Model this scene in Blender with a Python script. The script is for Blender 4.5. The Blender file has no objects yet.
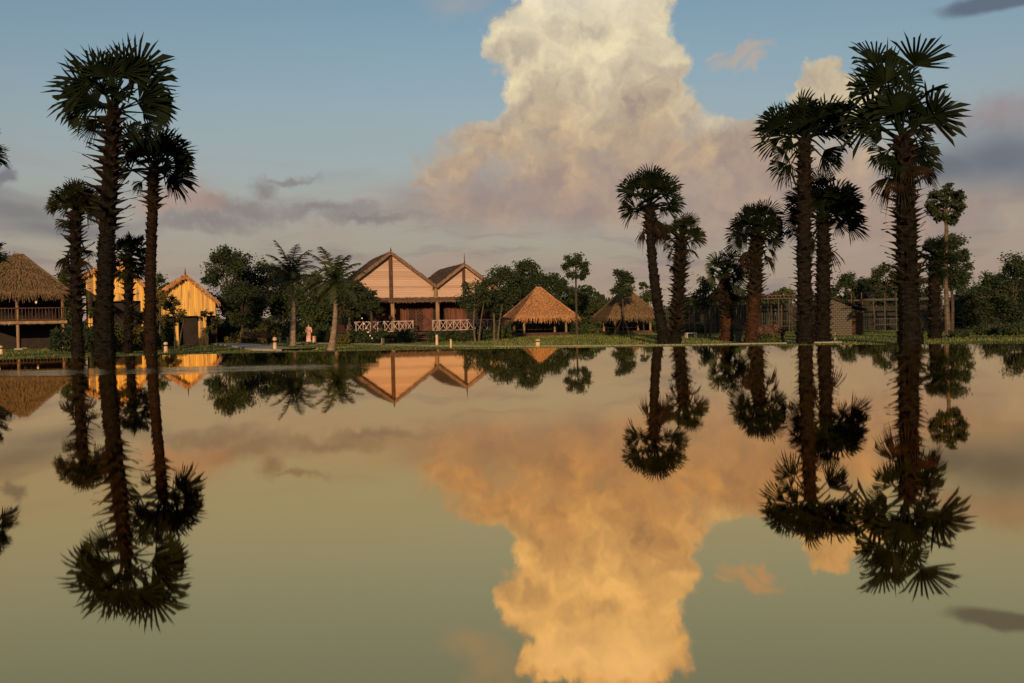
import bpy, math, random
from math import sin, cos, pi, radians, sqrt, atan2, asin
from mathutils import Vector, Matrix, Quaternion

rnd = random.Random(7)
scene = bpy.context.scene
COL = scene.collection

# ------------------------------------------------------------------ camera
F = 995.6
CAM_Z = 1.27
PITCH = radians(-1.045)
ROLL = radians(1.22)
fw = Vector((0, cos(PITCH), sin(PITCH)))
up0 = Vector((0, -sin(PITCH), cos(PITCH)))
rt0 = Vector((1, 0, 0))
RT = rt0 * cos(ROLL) - up0 * sin(ROLL)
UP = up0 * cos(ROLL) + rt0 * sin(ROLL)
cam_d = bpy.data.cameras.new('camera')
cam_d.sensor_width = 36
cam_d.lens = 35
cam_d.clip_start = 0.05
cam_d.clip_end = 6000
cam = bpy.data.objects.new('camera', cam_d)
COL.objects.link(cam)
m = Matrix((RT, UP, -fw)).transposed().to_4x4()
m.translation = Vector((0, 0, CAM_Z))
cam.matrix_world = m
scene.camera = cam


def ray(px, py):
    return (fw * F + RT * (px - 512) + UP * (341.5 - py)).normalized()


def at(px, py, d):
    r = ray(px, py)
    return Vector((0, 0, CAM_Z)) + r * (d / r.y)


def gx(px, d, py=335):
    return at(px, py, d).x


def hz(px, py, d):
    """height above the lawn of what stands at pixel px, py at depth d"""
    return at(px, py, d).z


def ae(px, py):
    r = ray(px, py)
    return atan2(r.x, r.y), asin(r.z)


# ------------------------------------------------------------------ light and view
SUN_EL = radians(10)
SUN_AZ = radians(184)       # clockwise from +Y: behind the camera, to its left
SKY_STR = 0.11
EXPOSURE = 0.0
scene.view_settings.view_transform = 'Standard'
scene.view_settings.look = 'None'
scene.view_settings.gamma = 1
scene.view_settings.use_curve_mapping = False
scene.view_settings.exposure = EXPOSURE

sun_d = bpy.data.lights.new('sun', 'SUN')
sun_d.energy = 4.8
sun_d.angle = radians(0.5)
sun_d.color = (1.0, 0.65, 0.37)
sun = bpy.data.objects.new('sun', sun_d)
COL.objects.link(sun)
sdir = Vector((sin(SUN_AZ) * cos(SUN_EL), cos(SUN_AZ) * cos(SUN_EL), sin(SUN_EL)))
sun.rotation_euler = sdir.to_track_quat('Z', 'Y').to_euler()
sun.location = (-30, -60, 40)


def lin(c):
    return tuple(((v / 255) / 12.92 if v / 255 <= 0.04045 else ((v / 255 + 0.055) / 1.055) ** 2.4) for v in c)


world = bpy.data.worlds.new('World')
scene.world = world
world.use_nodes = True
NT = world.node_tree
NT.nodes.clear()


class G:
    """tiny helper for node maths"""
    def __init__(s, nt):
        s.nt = nt

    def n(s, t, **k):
        nd = s.nt.nodes.new(t)
        for a, v in k.items():
            setattr(nd, a, v)
        return nd

    def put(s, sock, v):
        if hasattr(v, 'links') or isinstance(v, bpy.types.NodeSocket):
            s.nt.links.new(v, sock)
        else:
            sock.default_value = v

    def m(s, op, a, b=0.0, c=None, clamp=False):
        nd = s.n('ShaderNodeMath', operation=op)
        nd.use_clamp = clamp
        s.put(nd.inputs[0], a)
        s.put(nd.inputs[1], b)
        if c is not None:
            s.put(nd.inputs[2], c)
        return nd.outputs[0]

    def vm(s, op, a, b=(0, 0, 0)):
        nd = s.n('ShaderNodeVectorMath', operation=op)
        s.put(nd.inputs[0], a)
        if op == 'SCALE':
            s.put(nd.inputs[3], b)
        else:
            s.put(nd.inputs[1], b)
        return nd.outputs[1] if op in ('LENGTH', 'DOT_PRODUCT', 'DISTANCE') else nd.outputs[0]

    def mix(s, f, a, b):
        nd = s.n('ShaderNodeMix', data_type='RGBA')
        s.put(nd.inputs[0], f)
        s.put(nd.inputs[6], a if not isinstance(a, tuple) else (*a[:3], 1))
        s.put(nd.inputs[7], b if not isinstance(b, tuple) else (*b[:3], 1))
        return nd.outputs[2]

    def ss(s, x, lo, hi, o0=0.0, o1=1.0):
        nd = s.n('ShaderNodeMapRange', interpolation_type='SMOOTHSTEP')
        s.put(nd.inputs[0], x)
        nd.inputs[1].default_value = lo
        nd.inputs[2].default_value = hi
        nd.inputs[3].default_value = o0
        nd.inputs[4].default_value = o1
        return nd.outputs[0]

    def noise(s, v, scale, detail=5, rough=0.55, out=0, dist=0.0):
        nd = s.n('ShaderNodeTexNoise')
        s.put(nd.inputs['Vector'], v)
        nd.inputs['Scale'].default_value = scale
        nd.inputs['Detail'].default_value = detail
        nd.inputs['Roughness'].default_value = rough
        nd.inputs['Distortion'].default_value = dist
        return nd.outputs[out]


g = G(NT)
tc = g.n('ShaderNodeTexCoord')
sep = g.n('ShaderNodeSeparateXYZ')
NT.links.new(tc.outputs['Generated'], sep.inputs[0])
A_ = g.m('ARCTAN2', sep.outputs[0], sep.outputs[1])
E_ = g.m('ARCSINE', sep.outputs[2])
cmb = g.n('ShaderNodeCombineXYZ')
NT.links.new(A_, cmb.inputs[0])
NT.links.new(E_, cmb.inputs[1])
P0 = cmb.outputs[0]
# two scales of billowing displace the outlines of the clouds
w1 = g.vm('SCALE', g.vm('SUBTRACT', g.noise(P0, 14, 3, 0.5, 1), (0.5, 0.5, 0.5)), 0.055)
w2 = g.vm('SCALE', g.vm('SUBTRACT', g.noise(P0, 55, 6, 0.62, 1), (0.5, 0.5, 0.5)), 0.030)
PW = g.vm('ADD', g.vm('ADD', P0, w1), w2)
PS = g.vm('ADD', P0, g.vm('SCALE', w1, 0.5))


def blobs(P, lst, soft=0.18):
    acc = None
    for (px, py, rx, ry) in lst:
        a, e = ae(px, py)
        v = g.vm('MULTIPLY', g.vm('SUBTRACT', P, (a, e, 0)), (F / rx, F / ry, 0))
        d = g.m('SUBTRACT', 1.0, g.vm('LENGTH', v))
        if acc is None:
            acc = d
        else:
            nd = g.n('ShaderNodeMath', operation='SMOOTH_MAX')
            NT.links.new(acc, nd.inputs[0])
            NT.links.new(d, nd.inputs[1])
            nd.inputs[2].default_value = soft
            acc = nd.outputs[0]
    return acc


sky = g.n('ShaderNodeTexSky', sky_type='NISHITA')
sky.sun_disc = False
sky.sun_elevation = SUN_EL
sky.sun_rotation = SUN_AZ
sky.air_density = 1.0
sky.dust_density = 0.6
sky.ozone_density = 2.0
K = 1.0 / (SKY_STR * 2 ** EXPOSURE)


def C(r, gg, b, k=1.0):
    l = lin((r, gg, b))
    return (l[0] * K * k, l[1] * K * k, l[2] * K * k)


SKY_GAIN = (1.10, 1.00, 0.87)
base = g.n('ShaderNodeMix', data_type='RGBA', blend_type='MULTIPLY')
base.inputs[0].default_value = 1
NT.links.new(sky.outputs[0], base.inputs[6])
base.inputs[7].default_value = (*SKY_GAIN, 1)
skyc = base.outputs[2]
# thin dusk haze towards the horizon
hz_n = g.noise(g.vm('MULTIPLY', P0, (1.0, 3.5, 1)), 5, 4, 0.5)
Ehz = g.m('ADD', E_, g.m('MULTIPLY', g.m('SUBTRACT', hz_n, 0.5), 0.05))
hf = g.ss(Ehz, 0.02, 0.31, 0.95, 0.0)
col = g.mix(hf, skyc, g.mix(g.ss(E_, 0.0, 0.16), C(164, 143, 124), C(157, 148, 143)))

# faint grey streaks low down
st = g.noise(g.vm('MULTIPLY', PS, (1.0, 6.0, 1)), 9, 5, 0.55)
stf = g.m('MULTIPLY', g.ss(st, 0.46, 0.68), g.ss(E_, 0.03, 0.19, 0.75, 0.0))
col = g.mix(stf, col, C(136, 124, 124))
st2 = g.noise(g.vm('ADD', g.vm('MULTIPLY', PS, (1.0, 4.0, 1)), (7.3, 2.1, 0)), 6, 5, 0.55)
stf2 = g.m('MULTIPLY', g.ss(st2, 0.48, 0.70), g.ss(E_, 0.04, 0.21, 0.65, 0.0))
col = g.mix(stf2, col, C(170, 144, 130))

detail = g.noise(PW, 17, 6, 0.52)
detail2 = g.noise(g.vm('ADD', PW, (-0.010, 0.012, 0)), 17, 6, 0.52)
relief = g.m('ADD', g.m('MULTIPLY', g.m('SUBTRACT', detail, detail2), 2.9), 0.5, clamp=True)


def cloud(col, lst, edge, colr, op=1.0, P=None, soft=0.18):
    d = blobs(P or PW, lst, soft)
    f = g.m('MULTIPLY', g.ss(d, edge[0], edge[1]), op)
    return g.mix(f, col, colr), d


# broad pink veil behind and under the tall cloud
veil = [(600, 195, 230, 50), (760, 200, 170, 60), (900, 215, 150, 50), (480, 205, 130, 40)]
vc = g.mix(g.ss(detail, 0.35, 0.65), C(154, 135, 128), C(184, 155, 132))
col, _ = cloud(col, veil, (-0.1, 0.8), vc, 0.85, PS)

# the towering cumulus
tower = [(610, -18, 72, 34), (548, -12, 44, 34), (600, 10, 68, 42), (540, 45, 58, 34), (596, 55, 76, 42), (636, 60, 44, 40), (560, 85, 58, 34),
         (545, 118, 52, 36), (500, 145, 62, 34), (455, 170, 52, 26), (560, 165, 90, 46), (650, 160, 90, 40),
         (720, 160, 84, 42), (775, 166, 80, 44), (600, 130, 110, 40), (745, 142, 46, 18), (640, 95, 44, 34), (840, 170, 70, 42), (425, 180, 20, 10)]
td = blobs(PW, tower, 0.22)
td_soft = g.m('SUBTRACT', td, g.ss(E_, 0.12, 0.22, 0.18, 0.0))
tf = g.m('MULTIPLY', g.mix(g.ss(E_, 0.14, 0.23), g.ss(td_soft, -0.2, 0.65), g.ss(td, -0.03, 0.16)), g.ss(E_, 0.06, 0.15))
warm = g.mix(relief, C(160, 142, 130), C(208, 180, 142))
high = g.mix(relief, C(186, 174, 154), C(240, 224, 184))
body = g.mix(g.ss(g.m('ADD', E_, g.m('MULTIPLY', g.m('SUBTRACT', detail, 0.5), 0.10)), 0.17, 0.27), warm, high)
lowp = g.mix(relief, C(156, 137, 130), C(176, 150, 133))
body = g.mix(g.ss(g.m('ADD', E_, g.m('MULTIPLY', g.m('SUBTRACT', detail, 0.5), 0.12)), 0.11, 0.19), lowp, body)
topb = g.mix(g.ss(E_, 0.27, 0.34), body, C(242, 236, 214))
body = g.mix(g.m('MULTIPLY', g.ss(td, 0.1, 0.45), 0.55), body, topb)
col = g.mix(tf, col, body)

# smaller clouds
col, _ = cloud(col, [(742, 56, 44, 8), (752, 66, 22, 7), (712, 49, 16, 4)], (-0.1, 0.9), C(190, 168, 148), 0.7)
col, _ = cloud(col, [(823, 76, 22, 20), (840, 92, 26, 18), (812, 96, 26, 16), (860, 112, 30, 16)], (0.0, 0.35),
               g.mix(relief, C(175, 160, 140), C(230, 210, 168)), 0.95)
col, _ = cloud(col, [(805, 120, 40, 14), (760, 125, 30, 10)], (0.0, 0.9), C(176, 160, 140), 0.6)
# dark bank on the right with a pink upper edge
col, _ = cloud(col, [(1000, 108, 62, 24), (1050, 100, 70, 26), (950, 122, 40, 14)], (-0.1, 0.9), C(150, 136, 136), 0.75)
col, _ = cloud(col, [(1000, 155, 80, 36), (1060, 160, 90, 42), (950, 165, 60, 26)], (-0.2, 0.9), C(104, 110, 122), 0.9, PS)
col, _ = cloud(col, [(985, 7, 50, 9), (1010, 5, 40, 8)], (-0.1, 0.5), C(94, 104, 120), 0.9, PS)
# clouds low on the left
col, _ = cloud(col, [(178, 195, 36, 22), (200, 205, 30, 18), (160, 205, 26, 14)], (-0.25, 0.9), C(174, 143, 128), 0.75)
col, _ = cloud(col, [(245, 208, 52, 13), (330, 214, 80, 10), (262, 186, 14, 12), (290, 174, 36, 6), (200, 222, 60, 10), (370, 222, 60, 8)], (-0.35, 0.9), C(132, 122, 121), 0.75)
col, _ = cloud(col, [(15, 216, 70, 16), (60, 228, 80, 12), (-40, 210, 70, 20)], (-0.3, 0.9), C(118, 115, 118), 0.8, PS)
col, _ = cloud(col, [(1, 187, 14, 11)], (-0.1, 0.7), C(112, 112, 120), 0.8)
# thin wisps at the upper left of the tower
col, _ = cloud(col, [(478, -20, 40, 26), (455, 0, 40, 18), (505, 25, 24, 14)], (-0.2, 0.9), C(168, 164, 158), 0.45)
# behind the camera the sky just carries scattered soft cloud
rear = g.m('MULTIPLY', g.ss(g.noise(g.vm('MULTIPLY', tc.outputs['Generated'], (1, 1, 2.5)), 2.3, 6, 0.55), 0.5, 0.68), g.ss(sep.outputs[1], 0.35, -0.1, 0.0, 0.7))
col = g.mix(rear, col, C(190, 160, 140))

bg = g.n('ShaderNodeBackground')
bg.inputs[1].default_value = SKY_STR
NT.links.new(col, bg.inputs[0])
wo = g.n('ShaderNodeOutputWorld')
NT.links.new(bg.outputs[0], wo.inputs[0])


# ------------------------------------------------------------------ materials
def mat(name, c1, c2=None, scale=4.0, rough=0.85, bump=0.0, bscale=None, stretch=(1, 1, 1), detail=4, coord='Object', spec=0.2, lohi=(0.35, 0.65), trans=0.0):
    mt = bpy.data.materials.new(name)
    mt.use_nodes = True
    nt = mt.node_tree
    gg = G(nt)
    bs = nt.nodes['Principled BSDF']
    bs.inputs['Roughness'].default_value = rough
    bs.inputs['Specular IOR Level'].default_value = spec
    t = gg.n('ShaderNodeTexCoord')
    v = gg.vm('MULTIPLY', t.outputs[coord], stretch)
    if c2 is None:
        c2 = tuple(x * 0.6 for x in c1)
    f = gg.ss(gg.noise(v, scale, detail, 0.6), lohi[0], lohi[1])
    c = gg.mix(f, c1, c2)
    oi = gg.n('ShaderNodeObjectInfo')
    vr = gg.m('ADD', gg.m('MULTIPLY', oi.outputs['Random'], 0.3), 0.85)
    mm = gg.n('ShaderNodeMix', data_type='RGBA', blend_type='MULTIPLY')
    mm.inputs[0].default_value = 1
    nt.links.new(c, mm.inputs[6])
    cb = gg.n('ShaderNodeCombineXYZ')
    for i in range(3):
        nt.links.new(vr, cb.inputs[i])
    nt.links.new(cb.outputs[0], mm.inputs[7])
    nt.links.new(mm.outputs[2], bs.inputs['Base Color'])
    if bump:
        b = gg.n('ShaderNodeBump')
        b.inputs['Strength'].default_value = bump
        b.inputs['Distance'].default_value = 0.05
        nt.links.new(gg.noise(v, bscale or scale * 3, 4, 0.6), b.inputs['Height'])
        nt.links.new(b.outputs[0], bs.inputs['Normal'])
    return mt


M = {}
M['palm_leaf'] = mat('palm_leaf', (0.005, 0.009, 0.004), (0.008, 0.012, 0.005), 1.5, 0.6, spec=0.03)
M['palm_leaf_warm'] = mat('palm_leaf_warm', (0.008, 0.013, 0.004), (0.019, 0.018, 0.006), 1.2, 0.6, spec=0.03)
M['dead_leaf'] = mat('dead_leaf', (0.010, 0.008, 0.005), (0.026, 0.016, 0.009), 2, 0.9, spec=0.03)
M['palm_trunk'] = mat('palm_trunk', (0.015, 0.0125, 0.0095), (0.006, 0.005, 0.004), 3.0, 0.95, 0.8, 8, (1, 1, 3), spec=0.03)
M['palm_trunk_red'] = mat('palm_trunk_red', (0.026, 0.015, 0.010), (0.010, 0.007, 0.005), 3.0, 0.95, 0.8, 8, (1, 1, 3), spec=0.03)


def sunlit_foot_mat():
    mt = mat('palm_trunk_sunlit_foot', (0.060, 0.028, 0.014), (0.02, 0.012, 0.008), 3.0, 0.95, 0.8, 8, (1, 1, 3), spec=0.03)
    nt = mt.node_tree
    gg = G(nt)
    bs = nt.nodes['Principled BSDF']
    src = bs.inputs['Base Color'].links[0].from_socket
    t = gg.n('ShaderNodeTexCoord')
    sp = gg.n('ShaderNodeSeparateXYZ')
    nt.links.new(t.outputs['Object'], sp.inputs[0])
    f = gg.ss(gg.m('ADD', sp.outputs[2], gg.noise(t.outputs['Object'], 1.5, 3)), 2.4, 3.6)  # low sun on the trunk foot painted in as redder, lighter colour
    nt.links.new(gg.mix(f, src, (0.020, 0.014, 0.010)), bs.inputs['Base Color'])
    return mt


M['palm_trunk_sunlit_foot'] = sunlit_foot_mat()
M['husk'] = mat('husk', (0.009, 0.008, 0.006), (0.024, 0.017, 0.011), 2.0, 0.95, spec=0.03)
M['coco_trunk'] = mat('coco_trunk', (0.26, 0.19, 0.13), (0.14, 0.10, 0.07), 2.0, 0.9, 0.5, 6, (1, 1, 7))
M['coco_leaf'] = mat('coco_leaf', (0.018, 0.027, 0.009), (0.036, 0.040, 0.013), 1.0, 0.6)
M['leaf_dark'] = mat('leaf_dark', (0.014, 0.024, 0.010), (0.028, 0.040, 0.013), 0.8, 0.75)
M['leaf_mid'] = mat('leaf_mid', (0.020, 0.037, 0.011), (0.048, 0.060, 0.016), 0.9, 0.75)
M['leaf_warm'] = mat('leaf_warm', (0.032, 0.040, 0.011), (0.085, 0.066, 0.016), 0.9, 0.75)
M['bark'] = mat('bark', (0.07, 0.05, 0.035), (0.035, 0.027, 0.02), 3, 0.95, 0.5, 8, (1, 1, 3))
M['bark_pale'] = mat('bark_pale', (0.11, 0.085, 0.055), (0.055, 0.042, 0.028), 3, 0.9, 0.4, 8, (1, 1, 3))
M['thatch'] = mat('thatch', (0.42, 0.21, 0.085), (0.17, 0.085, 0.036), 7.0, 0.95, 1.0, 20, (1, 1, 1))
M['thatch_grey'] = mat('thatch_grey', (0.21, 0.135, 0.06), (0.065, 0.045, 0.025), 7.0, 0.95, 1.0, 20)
M['shingle'] = mat('shingle', (0.22, 0.135, 0.08), (0.09, 0.055, 0.035), 7.0, 0.9, 1.0, 16)
M['dark_wood'] = mat('dark_wood', (0.085, 0.045, 0.026), (0.045, 0.025, 0.016), 3, 0.8, 0.3)
M['barge'] = mat('weathered_board', (0.20, 0.12, 0.075), (0.11, 0.065, 0.04), 5, 0.85)
M['post_wood'] = mat('post_wood', (0.26, 0.17, 0.09), (0.15, 0.095, 0.05), 3, 0.8, 0.3, None, (1, 1, 0.3))
M['red_wood'] = mat('red_wood', (0.12, 0.045, 0.030), (0.06, 0.024, 0.017), 2, 0.75, 0.2)
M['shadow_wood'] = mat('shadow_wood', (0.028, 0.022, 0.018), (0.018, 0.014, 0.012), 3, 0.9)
M['curtain'] = mat('curtain', (0.15, 0.06, 0.04), (0.07, 0.028, 0.018), 6, 0.9, 0, None, (4, 4, 0.2))
M['rail_paint'] = mat('rail_paint', (0.38, 0.29, 0.25), (0.20, 0.15, 0.125), 3, 0.6)
M['concrete'] = mat('concrete', (0.34, 0.31, 0.26), (0.25, 0.22, 0.18), 1.3, 0.9, 0.2)
M['path'] = mat('path', (0.30, 0.28, 0.23), (0.22, 0.20, 0.165), 0.8, 0.9, 0.1)
M['bollard'] = mat('bollard', (0.52, 0.38, 0.22), (0.38, 0.27, 0.15), 5, 0.8)
M['plinth'] = mat('plinth', (0.03, 0.022, 0.018), (0.02, 0.016, 0.012), 3, 0.9)
M['stone'] = mat('stone', (0.10, 0.09, 0.075), (0.06, 0.055, 0.045), 3, 0.9, 0.6)
M['skin'] = mat('skin', (0.40, 0.24, 0.16), (0.36, 0.21, 0.14), 6, 0.6)
M['hair'] = mat('hair', (0.012, 0.009, 0.008), (0.02, 0.014, 0.01), 8, 0.5)
M['pink_cloth'] = mat('pink_cloth', (0.74, 0.42, 0.34), (0.60, 0.32, 0.26), 5, 0.85, 0.5, 9)
M['shade_net'] = mat('shade_net', (0.020, 0.022, 0.018), (0.030, 0.030, 0.022), 2, 0.9, 0, None, (6, 6, 0.3))
M['metal'] = mat('metal', (0.055, 0.046, 0.037), (0.035, 0.03, 0.024), 5, 0.6)
M['flower'] = mat('flower', (0.035, 0.030, 0.018), (0.12, 0.065, 0.045), 3, 0.9)
M['shirt_white'] = mat('shirt_white', (0.6, 0.57, 0.5), (0.5, 0.47, 0.42), 5, 0.9)


def plank_mat(name, base, dark, horizontal, width, shade_dapple=None):
    """siding: boards with a dark joint every `width` metres and a tone of its own for each board"""
    mt = bpy.data.materials.new(name)
    mt.use_nodes = True
    nt = mt.node_tree
    gg = G(nt)
    bs = nt.nodes['Principled BSDF']
    bs.inputs['Roughness'].default_value = 0.75
    bs.inputs['Specular IOR Level'].default_value = 0.2
    t = gg.n('ShaderNodeTexCoord')
    sp = gg.n('ShaderNodeSeparateXYZ')
    nt.links.new(t.outputs['Object'], sp.inputs[0])
    ax = sp.outputs[2] if horizontal else sp.outputs[0]
    q = gg.m('DIVIDE', ax, width)
    fl = gg.m('FLOOR', q)
    fr = gg.m('FRACT', q)
    wn = gg.n('ShaderNodeTexWhiteNoise', noise_dimensions='1D')
    nt.links.new(fl, wn.inputs['W'])
    st = (0.6, 0.6, 9) if horizontal else (9, 9, 0.6)
    gr = gg.noise(gg.vm('MULTIPLY', t.outputs['Object'], st), 2.0, 5, 0.6)
    f = gg.m('ADD', gg.m('MULTIPLY', wn.outputs[0], 0.5), gg.m('MULTIPLY', gr, 0.7))
    c = gg.mix(gg.ss(f, 0.35, 0.95), base, dark)
    if shade_dapple:
        big = gg.noise(gg.vm('MULTIPLY', t.outputs['Object'], (2.2, 2.2, 0.25)), 1.2, 3, 0.5)  # dappled shade painted onto the planks as darker streaks
        c = gg.mix(gg.ss(big, 0.5, 0.62), c, shade_dapple)
    joint = gg.ss(fr, 0.0, 0.14, 0.55, 1.0)
    mm = gg.n('ShaderNodeMix', data_type='RGBA', blend_type='MULTIPLY')
    mm.inputs[0].default_value = 1
    nt.links.new(c, mm.inputs[6])
    cb = gg.n('ShaderNodeCombineXYZ')
    for i in range(3):
        nt.links.new(joint, cb.inputs[i])
    nt.links.new(cb.outputs[0], mm.inputs[7])
    nt.links.new(mm.outputs[2], bs.inputs['Base Color'])
    b = gg.n('ShaderNodeBump')
    b.inputs['Strength'].default_value = 0.7
    b.inputs['Distance'].default_value = 0.03
    nt.links.new(gg.m('ADD', fr, gg.m('MULTIPLY', gr, 0.3)), b.inputs['Height'])
    nt.links.new(b.outputs[0], bs.inputs['Normal'])
    return mt


M['siding'] = plank_mat('siding', (0.46, 0.32, 0.235), (0.30, 0.195, 0.14), True, 0.17)
M['gold_planks'] = plank_mat('gold_planks', (0.62, 0.37, 0.085), (0.46, 0.26, 0.06), False, 0.16, (0.24, 0.15, 0.07))


def brick_mat():
    mt = bpy.data.materials.new('pale_block_wall')
    mt.use_nodes = True
    nt = mt.node_tree
    gg = G(nt)
    bs = nt.nodes['Principled BSDF']
    bs.inputs['Roughness'].default_value = 0.9
    t = gg.n('ShaderNodeTexCoord')
    sp = gg.n('ShaderNodeSeparateXYZ')
    nt.links.new(t.outputs['Object'], sp.inputs[0])
    cb = gg.n('ShaderNodeCombineXYZ')
    nt.links.new(gg.m('ADD', sp.outputs[0], sp.outputs[1]), cb.inputs[0])
    nt.links.new(sp.outputs[2], cb.inputs[1])
    br = gg.n('ShaderNodeTexBrick')
    nt.links.new(cb.outputs[0], br.inputs['Vector'])
    br.inputs['Color1'].default_value = (0.085, 0.07, 0.048, 1)
    br.inputs['Color2'].default_value = (0.085, 0.07, 0.05, 1)
    br.inputs['Mortar'].default_value = (0.03, 0.025, 0.018, 1)
    br.inputs['Scale'].default_value = 1
    br.inputs['Brick Width'].default_value = 0.26
    br.inputs['Row Height'].default_value = 0.15
    br.inputs['Mortar Size'].default_value = 0.025
    nt.links.new(br.outputs[0], bs.inputs['Base Color'])
    return mt


M['blocks'] = brick_mat()


def glow_mat(name, c, s):
    mt = bpy.data.materials.new(name)
    mt.use_nodes = True
    bs = mt.node_tree.nodes['Principled BSDF']
    bs.inputs['Base Color'].default_value = (*c, 1)
    bs.inputs['Emission Color'].default_value = (*c, 1)
    bs.inputs['Emission Strength'].default_value = s
    return mt


M['sky_speck'] = glow_mat('sky_speck', (1.0, 0.82, 0.6), 0.9)  # added glow standing for bright specks of sky between leaves
M['lamp_glow'] = glow_mat('lamp_glow', (1.0, 0.55, 0.2), 1.1)


def ground_mat():
    mt = bpy.data.materials.new('lawn_soil')
    mt.use_nodes = True
    nt = mt.node_tree
    gg = G(nt)
    bs = nt.nodes['Principled BSDF']
    bs.inputs['Roughness'].default_value = 0.95
    bs.inputs['Specular IOR Level'].default_value = 0.1
    t = gg.n('ShaderNodeTexCoord')
    a = gg.noise(t.outputs['Object'], 0.22, 5, 0.6)
    b = gg.noise(t.outputs['Object'], 2.5, 5, 0.7)
    c = gg.mix(gg.ss(a, 0.4, 0.6), (0.045, 0.078, 0.016), (0.085, 0.105, 0.024))
    c = gg.mix(gg.ss(b, 0.45, 0.7, 0, 0.6), c, (0.040, 0.040, 0.018))
    nt.links.new(c, bs.inputs['Base Color'])
    return mt


M['lawn'] = ground_mat()


def water_mat():
    mt = bpy.data.materials.new('pool_water')
    mt.use_nodes = True
    nt = mt.node_tree
    nt.nodes.clear()
    gg = G(nt)
    t = gg.n('ShaderNodeTexCoord')
    OC = gg.vm('SCALE', t.outputs['Object'], 3.57)
    geo = gg.n('ShaderNodeNewGeometry')
    cosi = gg.m('ABSOLUTE', gg.vm('DOT_PRODUCT', geo.outputs['Incoming'], geo.outputs['True Normal']))
    # warm cast painted into the reflection: pale at grazing angles, tea coloured looking down
    tint = gg.mix(gg.ss(cosi, 0.0, 0.15), (1.0, 0.93, 0.70), (1.0, 0.65, 0.30))
    tint = gg.mix(gg.ss(cosi, 0.12, 0.42), tint, (1.0, 0.57, 0.23))
    gl = gg.n('ShaderNodeBsdfGlossy')
    gl.inputs['Roughness'].default_value = 0.020
    nt.links.new(tint, gl.inputs['Color'])
    # faint long ripples, slightly stronger in patches of breeze
    v = gg.vm('MULTIPLY', OC, (0.35, 1.6, 1))
    r1 = gg.noise(v, 0.9, 3, 0.5)
    patch = gg.ss(gg.noise(gg.vm('MULTIPLY', OC, (0.04, 0.42, 1)), 1.0, 2, 0.5), 0.50, 0.72)
    fine = gg.noise(gg.vm('MULTIPLY', OC, (1.5, 5.0, 1)), 2.2, 3, 0.6)
    sp = gg.n('ShaderNodeSeparateXYZ')
    nt.links.new(OC, sp.inputs[0])
    wob = gg.noise(gg.vm('MULTIPLY', OC, (0.25, 0, 0)), 1.0, 2, 0.5)
    yy = gg.m('ABSOLUTE', gg.m('SUBTRACT', gg.m('ADD', sp.outputs[1], gg.m('MULTIPLY', wob, 1.6)), 13.4))
    band = gg.m('MULTIPLY', gg.ss(yy, 0.2, 1.5, 1.0, 0.0), gg.ss(sp.outputs[0], -3.6, -1.4, 1.0, 0.0))
    amt = gg.m('ADD', gg.m('MULTIPLY', gg.m('MULTIPLY', band, gg.ss(gg.noise(gg.vm('MULTIPLY', OC, (0.5, 2.5, 1)), 1.3, 3, 0.6), 0.30, 0.60)), 0.030), gg.m('MULTIPLY', patch, 0.0004))
    h = gg.m('ADD', gg.m('MULTIPLY', r1, 0.0007), gg.m('MULTIPLY', fine, amt))
    b = gg.n('ShaderNodeBump')
    b.inputs['Strength'].default_value = 1.0
    b.inputs['Distance'].default_value = 0.07
    nt.links.new(h, b.inputs['Height'])
    nt.links.new(b.outputs[0], gl.inputs['Normal'])
    df = gg.n('ShaderNodeBsdfDiffuse')
    df.inputs['Color'].default_value = (0.060, 0.045, 0.018, 1)
    ad = gg.n('ShaderNodeMixShader')
    ad.inputs[0].default_value = 0.01
    nt.links.new(gl.outputs[0], ad.inputs[1])
    nt.links.new(df.outputs[0], ad.inputs[2])
    o = gg.n('ShaderNodeOutputMaterial')
    nt.links.new(ad.outputs[0], o.inputs[0])
    return mt


M['water'] = water_mat()


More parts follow.
